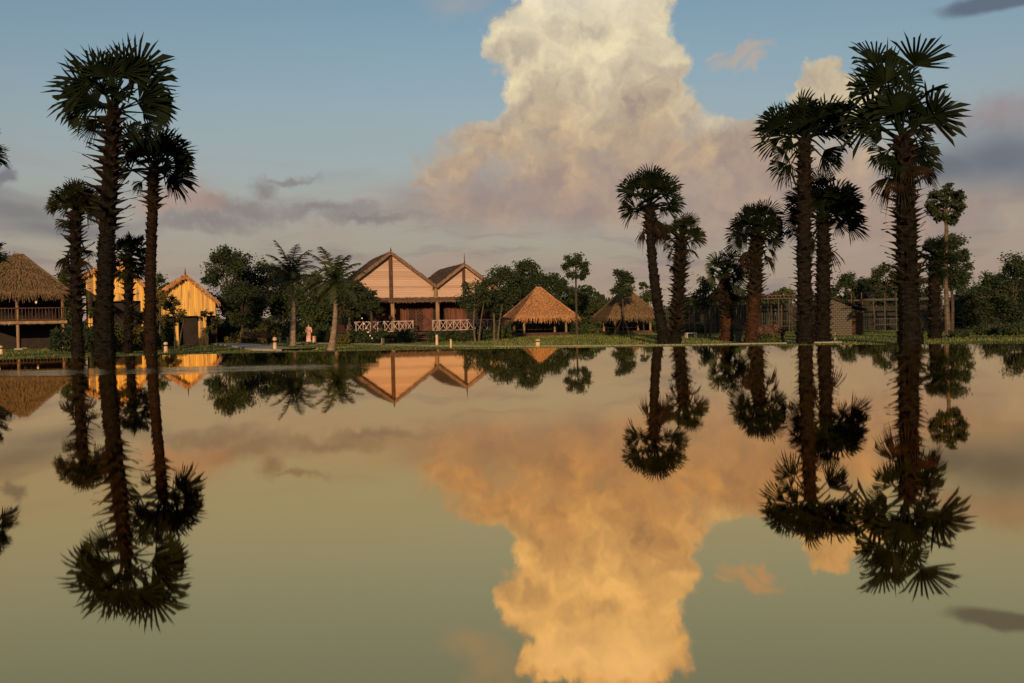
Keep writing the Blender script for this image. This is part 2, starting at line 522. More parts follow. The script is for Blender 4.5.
# ------------------------------------------------------------------ mesh helpers
class MB:
    def __init__(s):
        s.v, s.f = [], []

    def quad(s, *p):
        i = len(s.v)
        s.v += [tuple(q) for q in p]
        s.f.append(tuple(range(i, i + len(p))))

    def box(s, c, size, rz=0, R=None):
        x, y, z = size[0] / 2, size[1] / 2, size[2] / 2
        R = R or Matrix.Rotation(rz, 3, 'Z')
        i = len(s.v)
        c = Vector(c)
        for q in [(-x, -y, -z), (x, -y, -z), (x, y, -z), (-x, y, -z), (-x, -y, z), (x, -y, z), (x, y, z), (-x, y, z)]:
            s.v.append(tuple(c + R @ Vector(q)))
        for f in [(0, 3, 2, 1), (4, 5, 6, 7), (0, 1, 5, 4), (1, 2, 6, 5), (2, 3, 7, 6), (3, 0, 4, 7)]:
            s.f.append(tuple(i + k for k in f))

    def beam(s, a, b, w, h):
        """bar from a to b with a w x h section"""
        a, b = Vector(a), Vector(b)
        d = (b - a)
        L = d.length
        d.normalize()
        side = d.cross(Vector((0, 0, 1)))
        if side.length < 1e-3:
            side = Vector((1, 0, 0))
        side.normalize()
        u = side.cross(d)
        R = Matrix((side, d, u)).transposed()
        s.box((a + b) / 2, (w, L, h), R=R)

    def tube(s, pts, rad, n=8, cap=True):
        pts = [Vector(p) for p in pts]
        i0 = len(s.v)
        prev = None
        for k, p in enumerate(pts):
            d = (pts[min(k + 1, len(pts) - 1)] - pts[max(k - 1, 0)]).normalized()
            if prev is None:
                a = d.cross(Vector((0, 1, 0.01)))
                if a.length < 1e-3:
                    a = d.cross(Vector((1, 0, 0)))
            else:
                a = prev - d * prev.dot(d)
            a.normalize()
            prev = a
            b = d.cross(a)
            r = rad[k] if isinstance(rad, (list, tuple)) else rad
            for j in range(n):
                t = 2 * pi * j / n
                s.v.append(tuple(p + (a * cos(t) + b * sin(t)) * r))
        for k in range(len(pts) - 1):
            for j in range(n):
                a0 = i0 + k * n + j
                a1 = i0 + k * n + (j + 1) % n
                s.f.append((a0, a1, a1 + n, a0 + n))
        if cap:
            s.f.append(tuple(i0 + j for j in reversed(range(n))))
            s.f.append(tuple(i0 + (len(pts) - 1) * n + j for j in range(n)))

    def lathe(s, c, prof, n=16, sx=1, sy=1):
        c = Vector(c)
        i0 = len(s.v)
        for (r, z) in prof:
            for j in range(n):
                t = 2 * pi * j / n
                s.v.append((c.x + r * cos(t) * sx, c.y + r * sin(t) * sy, c.z + z))
        for k in range(len(prof) - 1):
            for j in range(n):
                a0 = i0 + k * n + j
                a1 = i0 + k * n + (j + 1) % n
                s.f.append((a0, a1, a1 + n, a0 + n))
        s.f.append(tuple(i0 + j for j in reversed(range(n))))
        s.f.append(tuple(i0 + (len(prof) - 1) * n + j for j in range(n)))

    def build(s, name, material, parent=None, smooth=False, loc=None):
        me = bpy.data.meshes.new(name)
        me.from_pydata(s.v, [], s.f)
        me.materials.append(material)
        if smooth:
            for p in me.polygons:
                p.use_smooth = True
        me.update()
        o = bpy.data.objects.new(name, me)
        COL.objects.link(o)
        if parent:
            o.parent = parent
        if loc is not None:
            o.location = loc
        return o


def tag(o, label=None, cat=None, group=None, kind=None):
    if label:
        o['label'] = label
    if cat:
        o['category'] = cat
    if group:
        o['group'] = group
    if kind:
        o['kind'] = kind
    return o


def empty(name, loc, rz=0, label=None, cat=None, group=None):
    o = bpy.data.objects.new(name, None)
    o.empty_display_size = 0.3
    COL.objects.link(o)
    o.location = loc
    o.rotation_euler = (0, 0, rz)
    return tag(o, label, cat, group)


# ------------------------------------------------------------------ setting: lawn, pool, paths
gb = MB()
gb.quad((-3000, -600, 0), (3000, -600, 0), (3000, 4500, 0), (-3000, 4500, 0))
tag(gb.build('lawn_ground', M['lawn']), kind='structure')


WZ = CAM_Z - 0.14
# free-form outline of the brimful pool, far rim first
RIM = [(-9.5, 2.2), (-7.0, 3.9), (-4.6, 4.9), (-3.2, 5.35), (-2.64, 5.50), (-2.0, 5.72), (-1.24, 5.76), (-0.3, 5.62), (0.68, 5.28), (1.5, 4.92), (2.2, 4.55),
       (3.1, 4.0), (4.6, 3.1), (6.6, 1.6), (7.6, -0.6), (6.8, -3.6), (3.5, -5.6), (-1.5, -6.2), (-6.5, -5.4), (-9.6, -2.8), (-10.3, 0.0)]


def closed_curve(P, n=10):
    out = []
    m_ = len(P)
    for k in range(m_):
        p0, p1, p2, p3 = (Vector(P[(k + q - 1) % m_]) for q in range(4))
        for q in range(n):
            t = q / n
            out.append(0.5 * ((2 * p1) + (p2 - p0) * t + (2 * p0 - 5 * p1 + 4 * p2 - p3) * t * t + (3 * p1 - p0 - 3 * p2 + p3) * t ** 3))
    return out


rim = closed_curve(RIM)
rim = rim[::-1] if sum(a.x * b.y - b.x * a.y for a, b in zip(rim, rim[1:] + rim[:1])) < 0 else rim
wb = MB()
wb.v = [(p.x, p.y, WZ) for p in rim]
wb.f = [tuple(range(len(rim)))]
tag(wb.build('water', M['water']), kind='structure')
pb = MB()
nr = len(rim)
for k in range(nr):
    a, b = rim[k], rim[(k + 1) % nr]
    na = (rim[(k + 1) % nr] - rim[k - 1]).normalized()
    nb = (rim[(k + 2) % nr] - rim[k]).normalized()
    oa, ob = Vector((na.y, -na.x)), Vector((nb.y, -nb.x))
    prof = [(0.0, WZ - 0.002), (0.02, WZ - 0.012), (0.03, 0.30), (0.35, 0.26), (0.35, 0.0)]
    for (d0, z0), (d1, z1) in zip(prof[:-1], prof[1:]):
        pb.quad((a.x + oa.x * d0, a.y + oa.y * d0, z0), (a.x + oa.x * d1, a.y + oa.y * d1, z1),
                (b.x + ob.x * d1, b.y + ob.y * d1, z1), (b.x + ob.x * d0, b.y + ob.y * d0, z0))
tag(pb.build('pool_wall', M['stone']), kind='structure')


def strip(name, pts, w, h, material, kerb=True):
    b = MB()
    L, R_ = [], []
    for k, p in enumerate(pts):
        p = Vector((*p, 0))
        d = Vector((*pts[min(k + 1, len(pts) - 1)], 0)) - Vector((*pts[max(k - 1, 0)], 0))
        d.normalize()
        s_ = Vector((d.y, -d.x, 0)) * w / 2
        L.append(p - s_)
        R_.append(p + s_)
    Z = Vector((0, 0, h))
    for k in range(len(pts) - 1):
        b.quad(L[k] + Z, R_[k] + Z, R_[k + 1] + Z, L[k + 1] + Z)
        b.quad(R_[k], R_[k + 1], R_[k + 1] + Z, R_[k] + Z)
        b.quad(L[k + 1], L[k], L[k] + Z, L[k + 1] + Z)
    b.quad(L[0], R_[0], R_[0] + Z, L[0] + Z)
    return tag(b.build(name, material), kind='structure')


def gp(px, py):
    """ground point seen at a pixel"""
    r = ray(px, py)
    k = -CAM_Z / r.z
    return (r.x * k, r.y * k)


strip('footpath', [gp(150, 341.0), gp(205, 342.6), gp(240, 345.6), gp(270, 350.0), gp(300, 350.6)], 2.2, 0.12, M['path'])
strip('garden_path', [gp(300, 343.3), gp(360, 344.0), gp(430, 345.9), gp(500, 346.6), gp(600, 346.0), gp(700, 345.0), gp(840, 342.5)], 1.1, 0.06, M['path'])

# grass
gr = MB()
for i in range(85000):
    px = rnd.uniform(-20, 1044)
    d = rnd.uniform(44, 100) if rnd.random() < 0.70 else rnd.uniform(10, 46)
    x = gx(px, d, 340) * (1.0 if d > 44 else 1.5)
    hgt = rnd.uniform(0.03, 0.14) * (1.3 if 440 < px < 720 else 0.7)
    w = rnd.uniform(0.010, 0.024)
    a = rnd.uniform(0, pi)
    lx, ly = rnd.uniform(-.06, .06), rnd.uniform(-.06, .06)
    gr.quad((x - w * cos(a), d - w * sin(a), 0), (x + w * cos(a), d + w * sin(a), 0), (x + lx, d + ly, hgt))
M['grass'] = mat('grass_blades', (0.050, 0.082, 0.018), (0.17, 0.165, 0.036), 0.16, 0.85)
tag(gr.build('grass', M['grass']), 'short green and straw coloured grass on the bank behind the water edge', 'grass', kind='stuff')


# ------------------------------------------------------------------ trees
def rvec(r=1.0):
    while True:
        v = Vector((rnd.uniform(-1, 1), rnd.uniform(-1, 1), rnd.uniform(-1, 1)))
        if 0.05 < v.length < 1:
            return v * r


def fan_leaf(b, base, direc, pet, R, nseg=26, droop=0.2, spread=150, fold=0.15, face=False):
    """petiole + costapalmate blade split into pointed segments"""
    d = direc.normalized()
    z = Vector((0, 0, 1))
    end_dir = (d - z * droop * 0.6).normalized()
    p1 = base + d * pet * 0.5
    p2 = p1 + end_dir * pet * 0.5
    side = d.cross(z)
    if side.length < 0.15:
        side = Vector((1, 0, 0)) if abs(d.x) < 0.5 else Vector((0, 1, 0))
    side.normalize()
    side = Quaternion(d, rnd.uniform(-0.7, 0.7)) @ side
    if face:
        side = Quaternion(d, rnd.uniform(-0.35, 0.35)) @ Vector((d.z, 0.12, -d.x)).normalized()
    b.tube([base, p1, p2], [0.07, 0.045, 0.025], 4, False)
    ax = end_dir
    side = (side - ax * side.dot(ax)).normalized()
    nrm = side.cross(ax)
    if nrm.z < 0:
        nrm = -nrm
    tilt = Quaternion(side, rnd.uniform(-0.25, 0.55))
    ax = tilt @ ax
    nrm = tilt @ nrm
    hub = p2
    sp = radians(spread)

    def pt(th, r, lift=0.0):
        v = ax * cos(th) + side * sin(th)
        p = hub + v * r + nrm * (lift + fold * R * abs(sin(th)) * (r / R))
        p = p - z * (droop * 0.35 * (r / R) ** 2 * R)
        return p
    r1 = R * (0.33 if face else 0.38)
    for k in range(nseg):
        t0 = -sp + 2 * sp * k / nseg
        t1 = -sp + 2 * sp * (k + 1) / nseg
        tm = (t0 + t1) / 2 + rnd.uniform(-.02, .02)
        if rnd.random() < 0.07:
            continue
        rr = R * (1.0 - 0.18 * abs(tm) / sp) * (rnd.uniform(0.86, 1.08) if rnd.random() < .85 else rnd.uniform(.6, .85))
        a = pt(t0, r1)
        c = pt(t1, r1)
        mid = pt(tm, r1 * 1.15, 0.05 * R)
        dt = (t1 - t0) * 0.16
        tip = pt(tm + rnd.uniform(-.05, .05), rr) - z * (R * rnd.uniform(0, .14))
        am = pt(tm - dt, R * 0.72, 0)
        cm = pt(tm + dt, R * 0.72, 0)
        b.quad(hub, a, mid)
        b.quad(hub, mid, c)
        b.quad(a, am, tip, mid)
        b.quad(mid, tip, cm, c)


def fan_palm(px, base_py, d, topx, topy, wid_b, wid_t, crown, label, group='fan palms along the water', stubs=None, dead=0, leafmat='palm_leaf',
             trunkmat='palm_trunk', bend=0.0, tiers=None, seed=1, skirt=0, fans=()):
    """px: trunk foot, (topx, topy): where the trunk meets the crown; wid in pixels; crown = (count, reach px, elevation range deg)"""
    global rnd
    rnd = random.Random(seed)
    s = d / F
    x0 = gx(px, d, base_py)
    T = at(topx, topy, d) - Vector((x0, d, 0))
    T.y = 0
    root = empty('fan_palm', (x0, d, 0), 0, label, 'palm tree', group)
    H = T.z
    tb = MB()
    N = max(10, int(H / 0.28))
    pts, rad = [], []
    ph = rnd.uniform(0, 6)
    for i in range(N + 1):
        t = i / N
        off = bend * s * sin(pi * t)
        pts.append(Vector((T.x * t + off + 0.03 * sin(ph + 5 * t), 0.04 * sin(ph + 4 * t), H * t)))
        w = (wid_b * (1 - t) + wid_t * t) / 2 * s
        flare = 1 + 0.28 * math.exp(-t * 14)
        rad.append(w * 0.90 * flare * (1.0 + (0.06 if i % 2 else -0.05) + rnd.uniform(-.03, .03)))
    tb.tube(pts, rad, 12)
    # old leaf bases: short overlapping scales all over the trunk
    nsc = int(H * 26)
    for k in range(nsc):
        t = (k + rnd.random()) / nsc * 0.995
        q = t * N
        i = min(int(q), N - 1)
        p, r_ = pts[i].lerp(pts[i + 1], q - i), rad[i]
        az = k * 2.3999 + rnd.uniform(-.3, .3)
        o_ = Vector((cos(az), sin(az), 0))
        sd = Vector((-sin(az), cos(az), 0)) * rnd.uniform(.07, .13)
        z_ = Vector((0, 0, 1))
        l = rnd.uniform(.10, .26)
        a = p + o_ * r_ * 0.92
        e = p + o_ * (r_ + rnd.uniform(.03, .10)) + z_ * l
        tb.quad(a - sd, a + sd, e + sd * .55, e - sd * .55)
        tb.quad(a + sd, p + z_ * l + o_ * r_ * .8, e + sd * .55)
        tb.quad(a - sd, e - sd * .55, p + z_ * l + o_ * r_ * .8)
    tb.build('trunk', M[trunkmat], root, False)

    def axis(t):
        q = t * N
        i = min(int(q), N - 1)
        return pts[i].lerp(pts[i + 1], q - i), rad[i]
    if stubs:
        hb = MB()
        for (t0, t1, n, L, asym) in stubs:
            for k in range(n):
                t = t0 + (t1 - t0) * (k + rnd.random() * 0.6) / n
                p, r = axis(min(t, 0.999))
                az = k * 2.3999 + rnd.uniform(-.2, .2)
                out = Vector((cos(az), sin(az), 0))
                l = L * rnd.uniform(0.55, 1.15) * (1.0 + asym * -cos(az))
                el = rnd.uniform(0.05, 0.5)
                di = (out + Vector((0, 0, el))).normalized()
                a = p + out * r * 0.75
                sd = Vector((-sin(az), cos(az), 0)) * 0.12
                e1 = a + di * l * 0.6
                e2 = a + di * l * .95 + Vector((0, 0, rnd.uniform(-.1, .12) * l))
                uu = Vector((0, 0, 0.09))
                hb.quad(a - sd - uu, a + sd - uu, e1 + sd * .5, e1 - sd * .5)
                hb.quad(a + sd + uu, a - sd + uu, e1 - sd * .5, e1 + sd * .5)
                sp_ = sd * rnd.uniform(.25, .75)
                hb.quad(e1 - sd * .5, e1 + sd * .5, e2 + sp_ * 1.1, e2 - sp_ * 1.1 + Vector((0, 0, rnd.uniform(-.05, .05))))
                hb.quad(a - sd + uu, a - sd - uu, e1 - sd * .5)
                hb.quad(a + sd - uu, a + sd + uu, e1 + sd * .5)
        hb.build('husk', M['husk'], root)
    cb = MB()
    for (cnt, reach, e0, e1, lift) in crown:
        reach_m = reach * s
        pet = reach_m * 0.50
        R = reach_m * 0.52
        for k in range(cnt):
            f = ((k + 0.5) / cnt) ** 1.35
            el = radians(e0 + (e1 - e0) * f + rnd.uniform(-8, 8))
            az = k * 2.3999 + rnd.uniform(-.3, .3)
            dirv = Vector((cos(az) * cos(el), sin(az) * cos(el), sin(el)))
            base = pts[-1] + Vector((0, 0, lift * s + rnd.uniform(-.25, .25)))
            q = rnd.uniform(0.82, 1.08)
            fan_leaf(cb, base, dirv, pet * q, R * q, 20, spread=105, droop=0.08 + 0.22 * max(0, cos(el)) * (1 - f) + rnd.uniform(0, .15))
    for (ang, rp) in fans:
        th = radians(ang + rnd.uniform(-3, 3))
        dv = Vector((cos(th), rnd.uniform(-.45, .45), sin(th))).normalized()
        rm = rp * s * rnd.uniform(.86, 1.06)
        rl_ = min(rm * .58, 46 * s) * rnd.uniform(.82, 1.1)
        if rnd.random() < .30:
            q_ = rnd.uniform(.55, .75)
            dv2 = Vector((dv.x, -dv.y * 1.5, dv.z + .1)).normalized()
            fan_leaf(cb, pts[-1].copy(), dv2, rm * q_ * .35, rl_ * .85, 18, droop=.1, spread=95, face=rnd.random() < .5)
        fan_leaf(cb, pts[-1] + Vector((0, 0, rnd.uniform(-.3, .3))), dv, max(rm - rl_, .3) * 1.02, rl_, 18, droop=0.10 + 0.25 * (sin(th) < 0.1) + rnd.uniform(0, .12), spread=rnd.uniform(68, 105) if sin(th) > 0.5 else rnd.uniform(48, 72), face=True)
    cb.build('crown', M[leafmat], root)
    if dead:
        db = MB()
        for k in range(dead):
            az = rnd.uniform(0, 2 * pi)
            dirv = Vector((cos(az), sin(az), -0.9 + rnd.uniform(-.4, .4)))
            fan_leaf(db, pts[-1] - Vector((0, 0, rnd.uniform(0, .8) + skirt * s)), dirv, 0.9, crown[0][1] * s * 0.42, 14, droop=1.5, spread=60, fold=0.4)
        db.build('dead_frond', M['dead_leaf'], root)
    return root


# left group
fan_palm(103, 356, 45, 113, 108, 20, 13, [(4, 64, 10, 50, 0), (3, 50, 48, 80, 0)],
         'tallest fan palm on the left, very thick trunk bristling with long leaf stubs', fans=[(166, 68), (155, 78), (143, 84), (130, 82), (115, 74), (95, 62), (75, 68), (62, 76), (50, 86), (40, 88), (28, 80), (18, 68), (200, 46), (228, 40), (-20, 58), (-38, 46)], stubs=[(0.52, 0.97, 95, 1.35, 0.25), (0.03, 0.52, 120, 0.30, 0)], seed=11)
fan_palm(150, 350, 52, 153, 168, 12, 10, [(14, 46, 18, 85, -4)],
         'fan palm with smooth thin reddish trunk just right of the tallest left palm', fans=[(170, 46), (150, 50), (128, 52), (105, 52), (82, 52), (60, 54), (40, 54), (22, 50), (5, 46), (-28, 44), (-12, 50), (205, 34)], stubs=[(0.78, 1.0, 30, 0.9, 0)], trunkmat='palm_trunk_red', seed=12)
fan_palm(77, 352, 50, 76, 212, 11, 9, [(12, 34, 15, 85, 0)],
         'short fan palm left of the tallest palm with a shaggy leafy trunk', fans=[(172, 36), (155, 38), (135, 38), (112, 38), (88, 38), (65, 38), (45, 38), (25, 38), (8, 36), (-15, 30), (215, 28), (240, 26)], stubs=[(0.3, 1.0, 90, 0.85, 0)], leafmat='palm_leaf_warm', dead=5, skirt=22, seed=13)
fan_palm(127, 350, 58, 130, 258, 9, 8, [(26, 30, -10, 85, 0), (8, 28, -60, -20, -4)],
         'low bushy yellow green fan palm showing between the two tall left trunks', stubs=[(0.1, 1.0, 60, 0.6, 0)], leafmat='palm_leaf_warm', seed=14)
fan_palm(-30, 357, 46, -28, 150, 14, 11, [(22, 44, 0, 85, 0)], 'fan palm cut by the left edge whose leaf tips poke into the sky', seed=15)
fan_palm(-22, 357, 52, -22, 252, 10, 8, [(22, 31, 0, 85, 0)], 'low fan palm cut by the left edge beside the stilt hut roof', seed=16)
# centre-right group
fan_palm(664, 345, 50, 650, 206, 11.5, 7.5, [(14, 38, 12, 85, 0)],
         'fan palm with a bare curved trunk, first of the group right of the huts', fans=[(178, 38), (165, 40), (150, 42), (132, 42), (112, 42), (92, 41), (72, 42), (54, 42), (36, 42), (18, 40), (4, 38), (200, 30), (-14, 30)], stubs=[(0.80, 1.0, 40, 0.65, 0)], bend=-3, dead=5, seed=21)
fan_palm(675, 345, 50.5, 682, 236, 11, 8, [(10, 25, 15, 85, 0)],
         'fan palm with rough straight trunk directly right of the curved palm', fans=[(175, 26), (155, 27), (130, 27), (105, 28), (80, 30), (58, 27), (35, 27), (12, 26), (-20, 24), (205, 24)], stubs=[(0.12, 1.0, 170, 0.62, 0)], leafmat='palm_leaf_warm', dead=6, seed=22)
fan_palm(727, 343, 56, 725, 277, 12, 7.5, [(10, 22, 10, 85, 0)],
         'shortest fan palm standing left of the flower mound, squat sunlit reddish trunk foot', fans=[(172, 20), (150, 24), (125, 28), (95, 32), (70, 34), (48, 30), (28, 26), (8, 26), (-25, 24), (200, 22)], stubs=[(0.35, 1.0, 90, 0.5, 0)], leafmat='leaf_mid', trunkmat='palm_trunk_sunlit_foot', dead=6, seed=23)
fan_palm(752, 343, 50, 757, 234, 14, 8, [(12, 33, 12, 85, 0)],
         'fan palm with shaggy upper trunk and sunlit orange foot beside the flower mound', fans=[(176, 34), (160, 36), (142, 37), (122, 37), (100, 37), (80, 37), (60, 37), (40, 37), (20, 35), (4, 33), (-18, 28), (198, 28)], stubs=[(0.42, 1.0, 130, 0.65, 0)], trunkmat='palm_trunk_sunlit_foot', dead=8, seed=24)
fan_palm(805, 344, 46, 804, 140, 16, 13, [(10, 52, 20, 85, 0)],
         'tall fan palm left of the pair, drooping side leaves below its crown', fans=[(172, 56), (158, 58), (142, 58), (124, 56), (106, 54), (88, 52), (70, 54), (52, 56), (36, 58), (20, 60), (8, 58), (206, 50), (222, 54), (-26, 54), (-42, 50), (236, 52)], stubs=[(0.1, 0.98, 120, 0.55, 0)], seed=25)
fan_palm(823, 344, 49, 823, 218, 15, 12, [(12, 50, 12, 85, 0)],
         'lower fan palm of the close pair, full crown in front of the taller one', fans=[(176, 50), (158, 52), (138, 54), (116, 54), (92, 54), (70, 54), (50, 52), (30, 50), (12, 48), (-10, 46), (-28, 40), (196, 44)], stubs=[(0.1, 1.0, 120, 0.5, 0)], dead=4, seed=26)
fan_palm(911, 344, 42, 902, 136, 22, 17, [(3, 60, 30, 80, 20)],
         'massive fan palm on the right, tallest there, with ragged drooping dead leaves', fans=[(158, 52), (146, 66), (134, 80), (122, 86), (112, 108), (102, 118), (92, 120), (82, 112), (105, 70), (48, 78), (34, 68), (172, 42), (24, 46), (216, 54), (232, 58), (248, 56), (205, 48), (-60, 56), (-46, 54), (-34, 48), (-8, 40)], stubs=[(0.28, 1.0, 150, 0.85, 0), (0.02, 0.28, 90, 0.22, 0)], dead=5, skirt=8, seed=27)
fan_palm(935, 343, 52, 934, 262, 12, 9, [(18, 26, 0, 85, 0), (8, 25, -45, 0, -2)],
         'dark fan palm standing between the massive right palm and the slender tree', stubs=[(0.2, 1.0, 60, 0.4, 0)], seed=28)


def coconut_palm(px, base_py, d, topx, topy, wb_, wt, reach, nfr, label, seed):
    global rnd
    rnd = random.Random(seed)
    s = d / F
    x0 = gx(px, d, base_py)
    T = at(topx, topy, d) - Vector((x0, d, 0))
    root = empty('coconut_palm', (x0, d, 0), 0, label, 'palm tree', 'coconut palms by the house')
    tb = MB()
    N = 22
    pts = [Vector((T.x * (i / N) + 0.12 * sin(3 * i / N), 0, T.z * i / N)) for i in range(N + 1)]
    rad = [(wb_ * (1 - i / N) + wt * i / N) / 2 * s * (1 + 0.5 * math.exp(-i * .7)) * (1.04 if i % 2 else 0.97) for i in range(N + 1)]
    tb.tube(pts, rad, 10)
    tb.build('trunk', M['coco_trunk'], root)
    cb = MB()
    z = Vector((0, 0, 1))
    for k in range(nfr):
        f = (k + 0.5) / nfr
        el = radians(-22 + 98 * f + rnd.uniform(-8, 8))
        az = k * 2.3999 + rnd.uniform(-.3, .3)
        h = Vector((cos(az), sin(az), 0))
        L = reach * s * rnd.uniform(0.95, 1.2)
        p = pts[-1].copy()
        dv = h * cos(el) + z * sin(el)
        spine = [p.copy()]
        nn = 16
        for i in range(nn):
            dv = (dv - z * (0.030 + 0.12 * (i / nn))).normalized()
            p = p + dv * L / nn
            spine.append(p.copy())
        cb.tube(spine, [0.045 * (1 - 0.8 * i / nn) for i in range(nn + 1)], 4, False)
        sd = Vector((-sin(az), cos(az), 0))
        for i in range(2, nn * 2 + 1):
            t = i / (nn * 2)
            q = spine[min(int(t * nn), nn - 1)].lerp(spine[min(int(t * nn) + 1, nn)], t * nn - int(t * nn))
            along = (spine[min(int(t * nn) + 1, nn)] - spine[min(int(t * nn), nn - 1)])
            if along.length < 1e-6:
                along = dv.copy()
            along.normalize()
            ll = L * 0.22 * sin(pi * min(1, 0.18 + t * 0.78)) + 0.12
            for sg in (-1, 1):
                dd = (sd * sg + along * 0.75 - z * rnd.uniform(0.25, 0.8)).normalized()
                w = along * 0.036
                tip = q + dd * ll * rnd.uniform(.85, 1.1)
                mid = q + dd * ll * 0.5 + z * 0.05
                cb.quad(q - w, q + w, mid + w * .8, mid - w * .8)
                cb.quad(mid - w * .8, mid + w * .8, tip)
    cb.build('crown', M['coco_leaf'], root)


coconut_palm(292, 344, 72, 291, 277, 6.5, 3.0, 36, 21, 'coconut palm with pale straight trunk left of the person in pink', 31)
coconut_palm(331, 350, 54, 335, 283, 6.5, 3.0, 36, 21, 'coconut palm with pale leaning trunk at the water edge before the house', 32)


def tree(px, d, top, w, bot, label, leaf='leaf_dark', bark='bark', trunk_w=None, name='leafy_tree', dens=1.0, group='trees behind the lawn', seed=0, lsize=1.0, shape=0.0,
         leaning=0.0, twin=False):
    """crown between rows top and bot, w pixels wide, trunk down to the lawn"""
    global rnd
    rnd = random.Random(1000 + int(px * 7 + top * 3 + d) + seed)
    s = d / F
    x0 = gx(px, d)
    ztop = hz(px, top, d)
    zbot = max(0.05, hz(px, bot, d))
    root = empty(name, (x0, d, 0), 0, label, 'tree', group)
    W = w * s / 2
    H = (ztop - zbot) / 2
    cz = (ztop + zbot) / 2
    area = w * (bot - top)
    nc = max(6, min(46, int(area / 55)))
    centers = []
    for k in range(nc):
        v = rvec()
        # push to the outside, flatten the top unevenly
        v = v.normalized() * (v.length ** 0.45)
        zz = v.z
        wid = 1.0 - shape * max(0, zz) * 0.6
        c = Vector((v.x * W * 0.80 * wid + leaning * s, v.y * W * 0.8 * wid, cz + zz * H * 0.82))
        cr = rnd.uniform(0.22, 0.46) * min(W, H * 1.3)
        centers.append((c, cr * (0.62 if lsize > 1.1 else 1)))
    tb = MB()
    tw = (trunk_w or max(2.5, w * 0.07)) * s / 2
    fork = Vector((leaning * s * .6, 0, zbot + (ztop - zbot) * 0.22))
    tb.tube([Vector((0, 0, 0)), Vector((rnd.uniform(-.1, .1), 0, fork.z * 0.5)), fork, Vector((leaning * s, 0, cz + H * 0.35))],
            [tw * 1.35, tw, tw * 0.85, tw * 0.3], 7)
    if twin:
        tb.tube([Vector((0.25, 0.1, 0)), Vector((0.45, 0.1, fork.z * .6)), Vector((0.7, 0, fork.z * 1.15))], [tw, tw * .8, tw * .4], 6)
    for (c, cr) in centers[::2]:
        st_ = fork.lerp(Vector((leaning * s, 0, cz)), rnd.random())
        midp = st_.lerp(c, 0.5) + Vector((0, 0, -0.12 * (c - st_).length))
        tb.tube([st_, midp, c], [tw * 0.4, tw * 0.25, tw * 0.08], 4, False)
    tb.build('trunk', M[bark], root)
    cb = MB()
    total = int(min(9000, area * 3.0) * dens)
    per = max(20, total // nc)
    ls = 1.25 * s * lsize
    for (c, cr) in centers:
        for i in range(per):
            v = rvec()
            v = v.normalized() * (v.length ** 0.9)
            p = c + Vector((v.x, v.y, v.z * 0.8)) * cr * (0.7 + 0.9 * rnd.random() ** 2)
            a = rvec().normalized()
            a.z *= 0.6
            b_ = a.cross(rvec()).normalized()
            l = ls * rnd.uniform(0.6, 1.5)
            a = a * l
            b_ = b_ * l * 0.55
            cb.quad(p - a, p - b_, p + a, p + b_)
    cb.build('crown', M[leaf], root)
    return root


def bush(px, d, top, w, label, leaf='leaf_dark', base=None, dens=1.0, group='shrubs around the lawn', name='shrub', seed=0, lsize=1.0, flat=1.0):
    global rnd
    rnd = random.Random(5000 + int(px * 11 + top * 5 + d) + seed)
    s = d / F
    x0 = gx(px, d)
    zt = hz(px, top, d)
    root = empty(name, (x0, d, 0), 0, label, 'shrub', group)
    W = w * s / 2
    sb = MB()
    cb = MB()
    tops = []
    nst = 9
    for k in range(nst):
        az = k * 2.4
        r = W * 0.75 * sqrt((k + 0.3) / nst)
        hgt = zt * rnd.uniform(0.55, 0.9) * (1 - 0.35 * (r / max(W, .01)) ** 2)
        p = Vector((cos(az) * r, sin(az) * r * 0.8, hgt))
        sb.tube([Vector((p.x * .25, p.y * .25, 0)), p * 0.6, p], [0.03, 0.02, 0.008], 4, False)
        tops.append(p)
    sb.build('stem', M['bark'], root)
    total = int(min(3200, w * zt / s * 3.0) * dens)
    ls = 1.5 * s * lsize
    for i in range(max(total, 80)):
        p0 = tops[i % nst]
        v = rvec()
        p = Vector((p0.x + v.x * W * 0.42, p0.y + v.y * W * 0.42, p0.z * rnd.uniform(0.15, 1.0) + v.z * zt * 0.16 + 0.03))
        p.z = max(p.z, 0.03)
        a = rvec().normalized() * ls * rnd.uniform(0.6, 1.5)
        b_ = a.cross(rvec()).normalized() * a.length * 0.5
        cb.quad(p - a, p - b_, p + a, p + b_)
    cb.build('foliage', M[leaf], root)
    return root


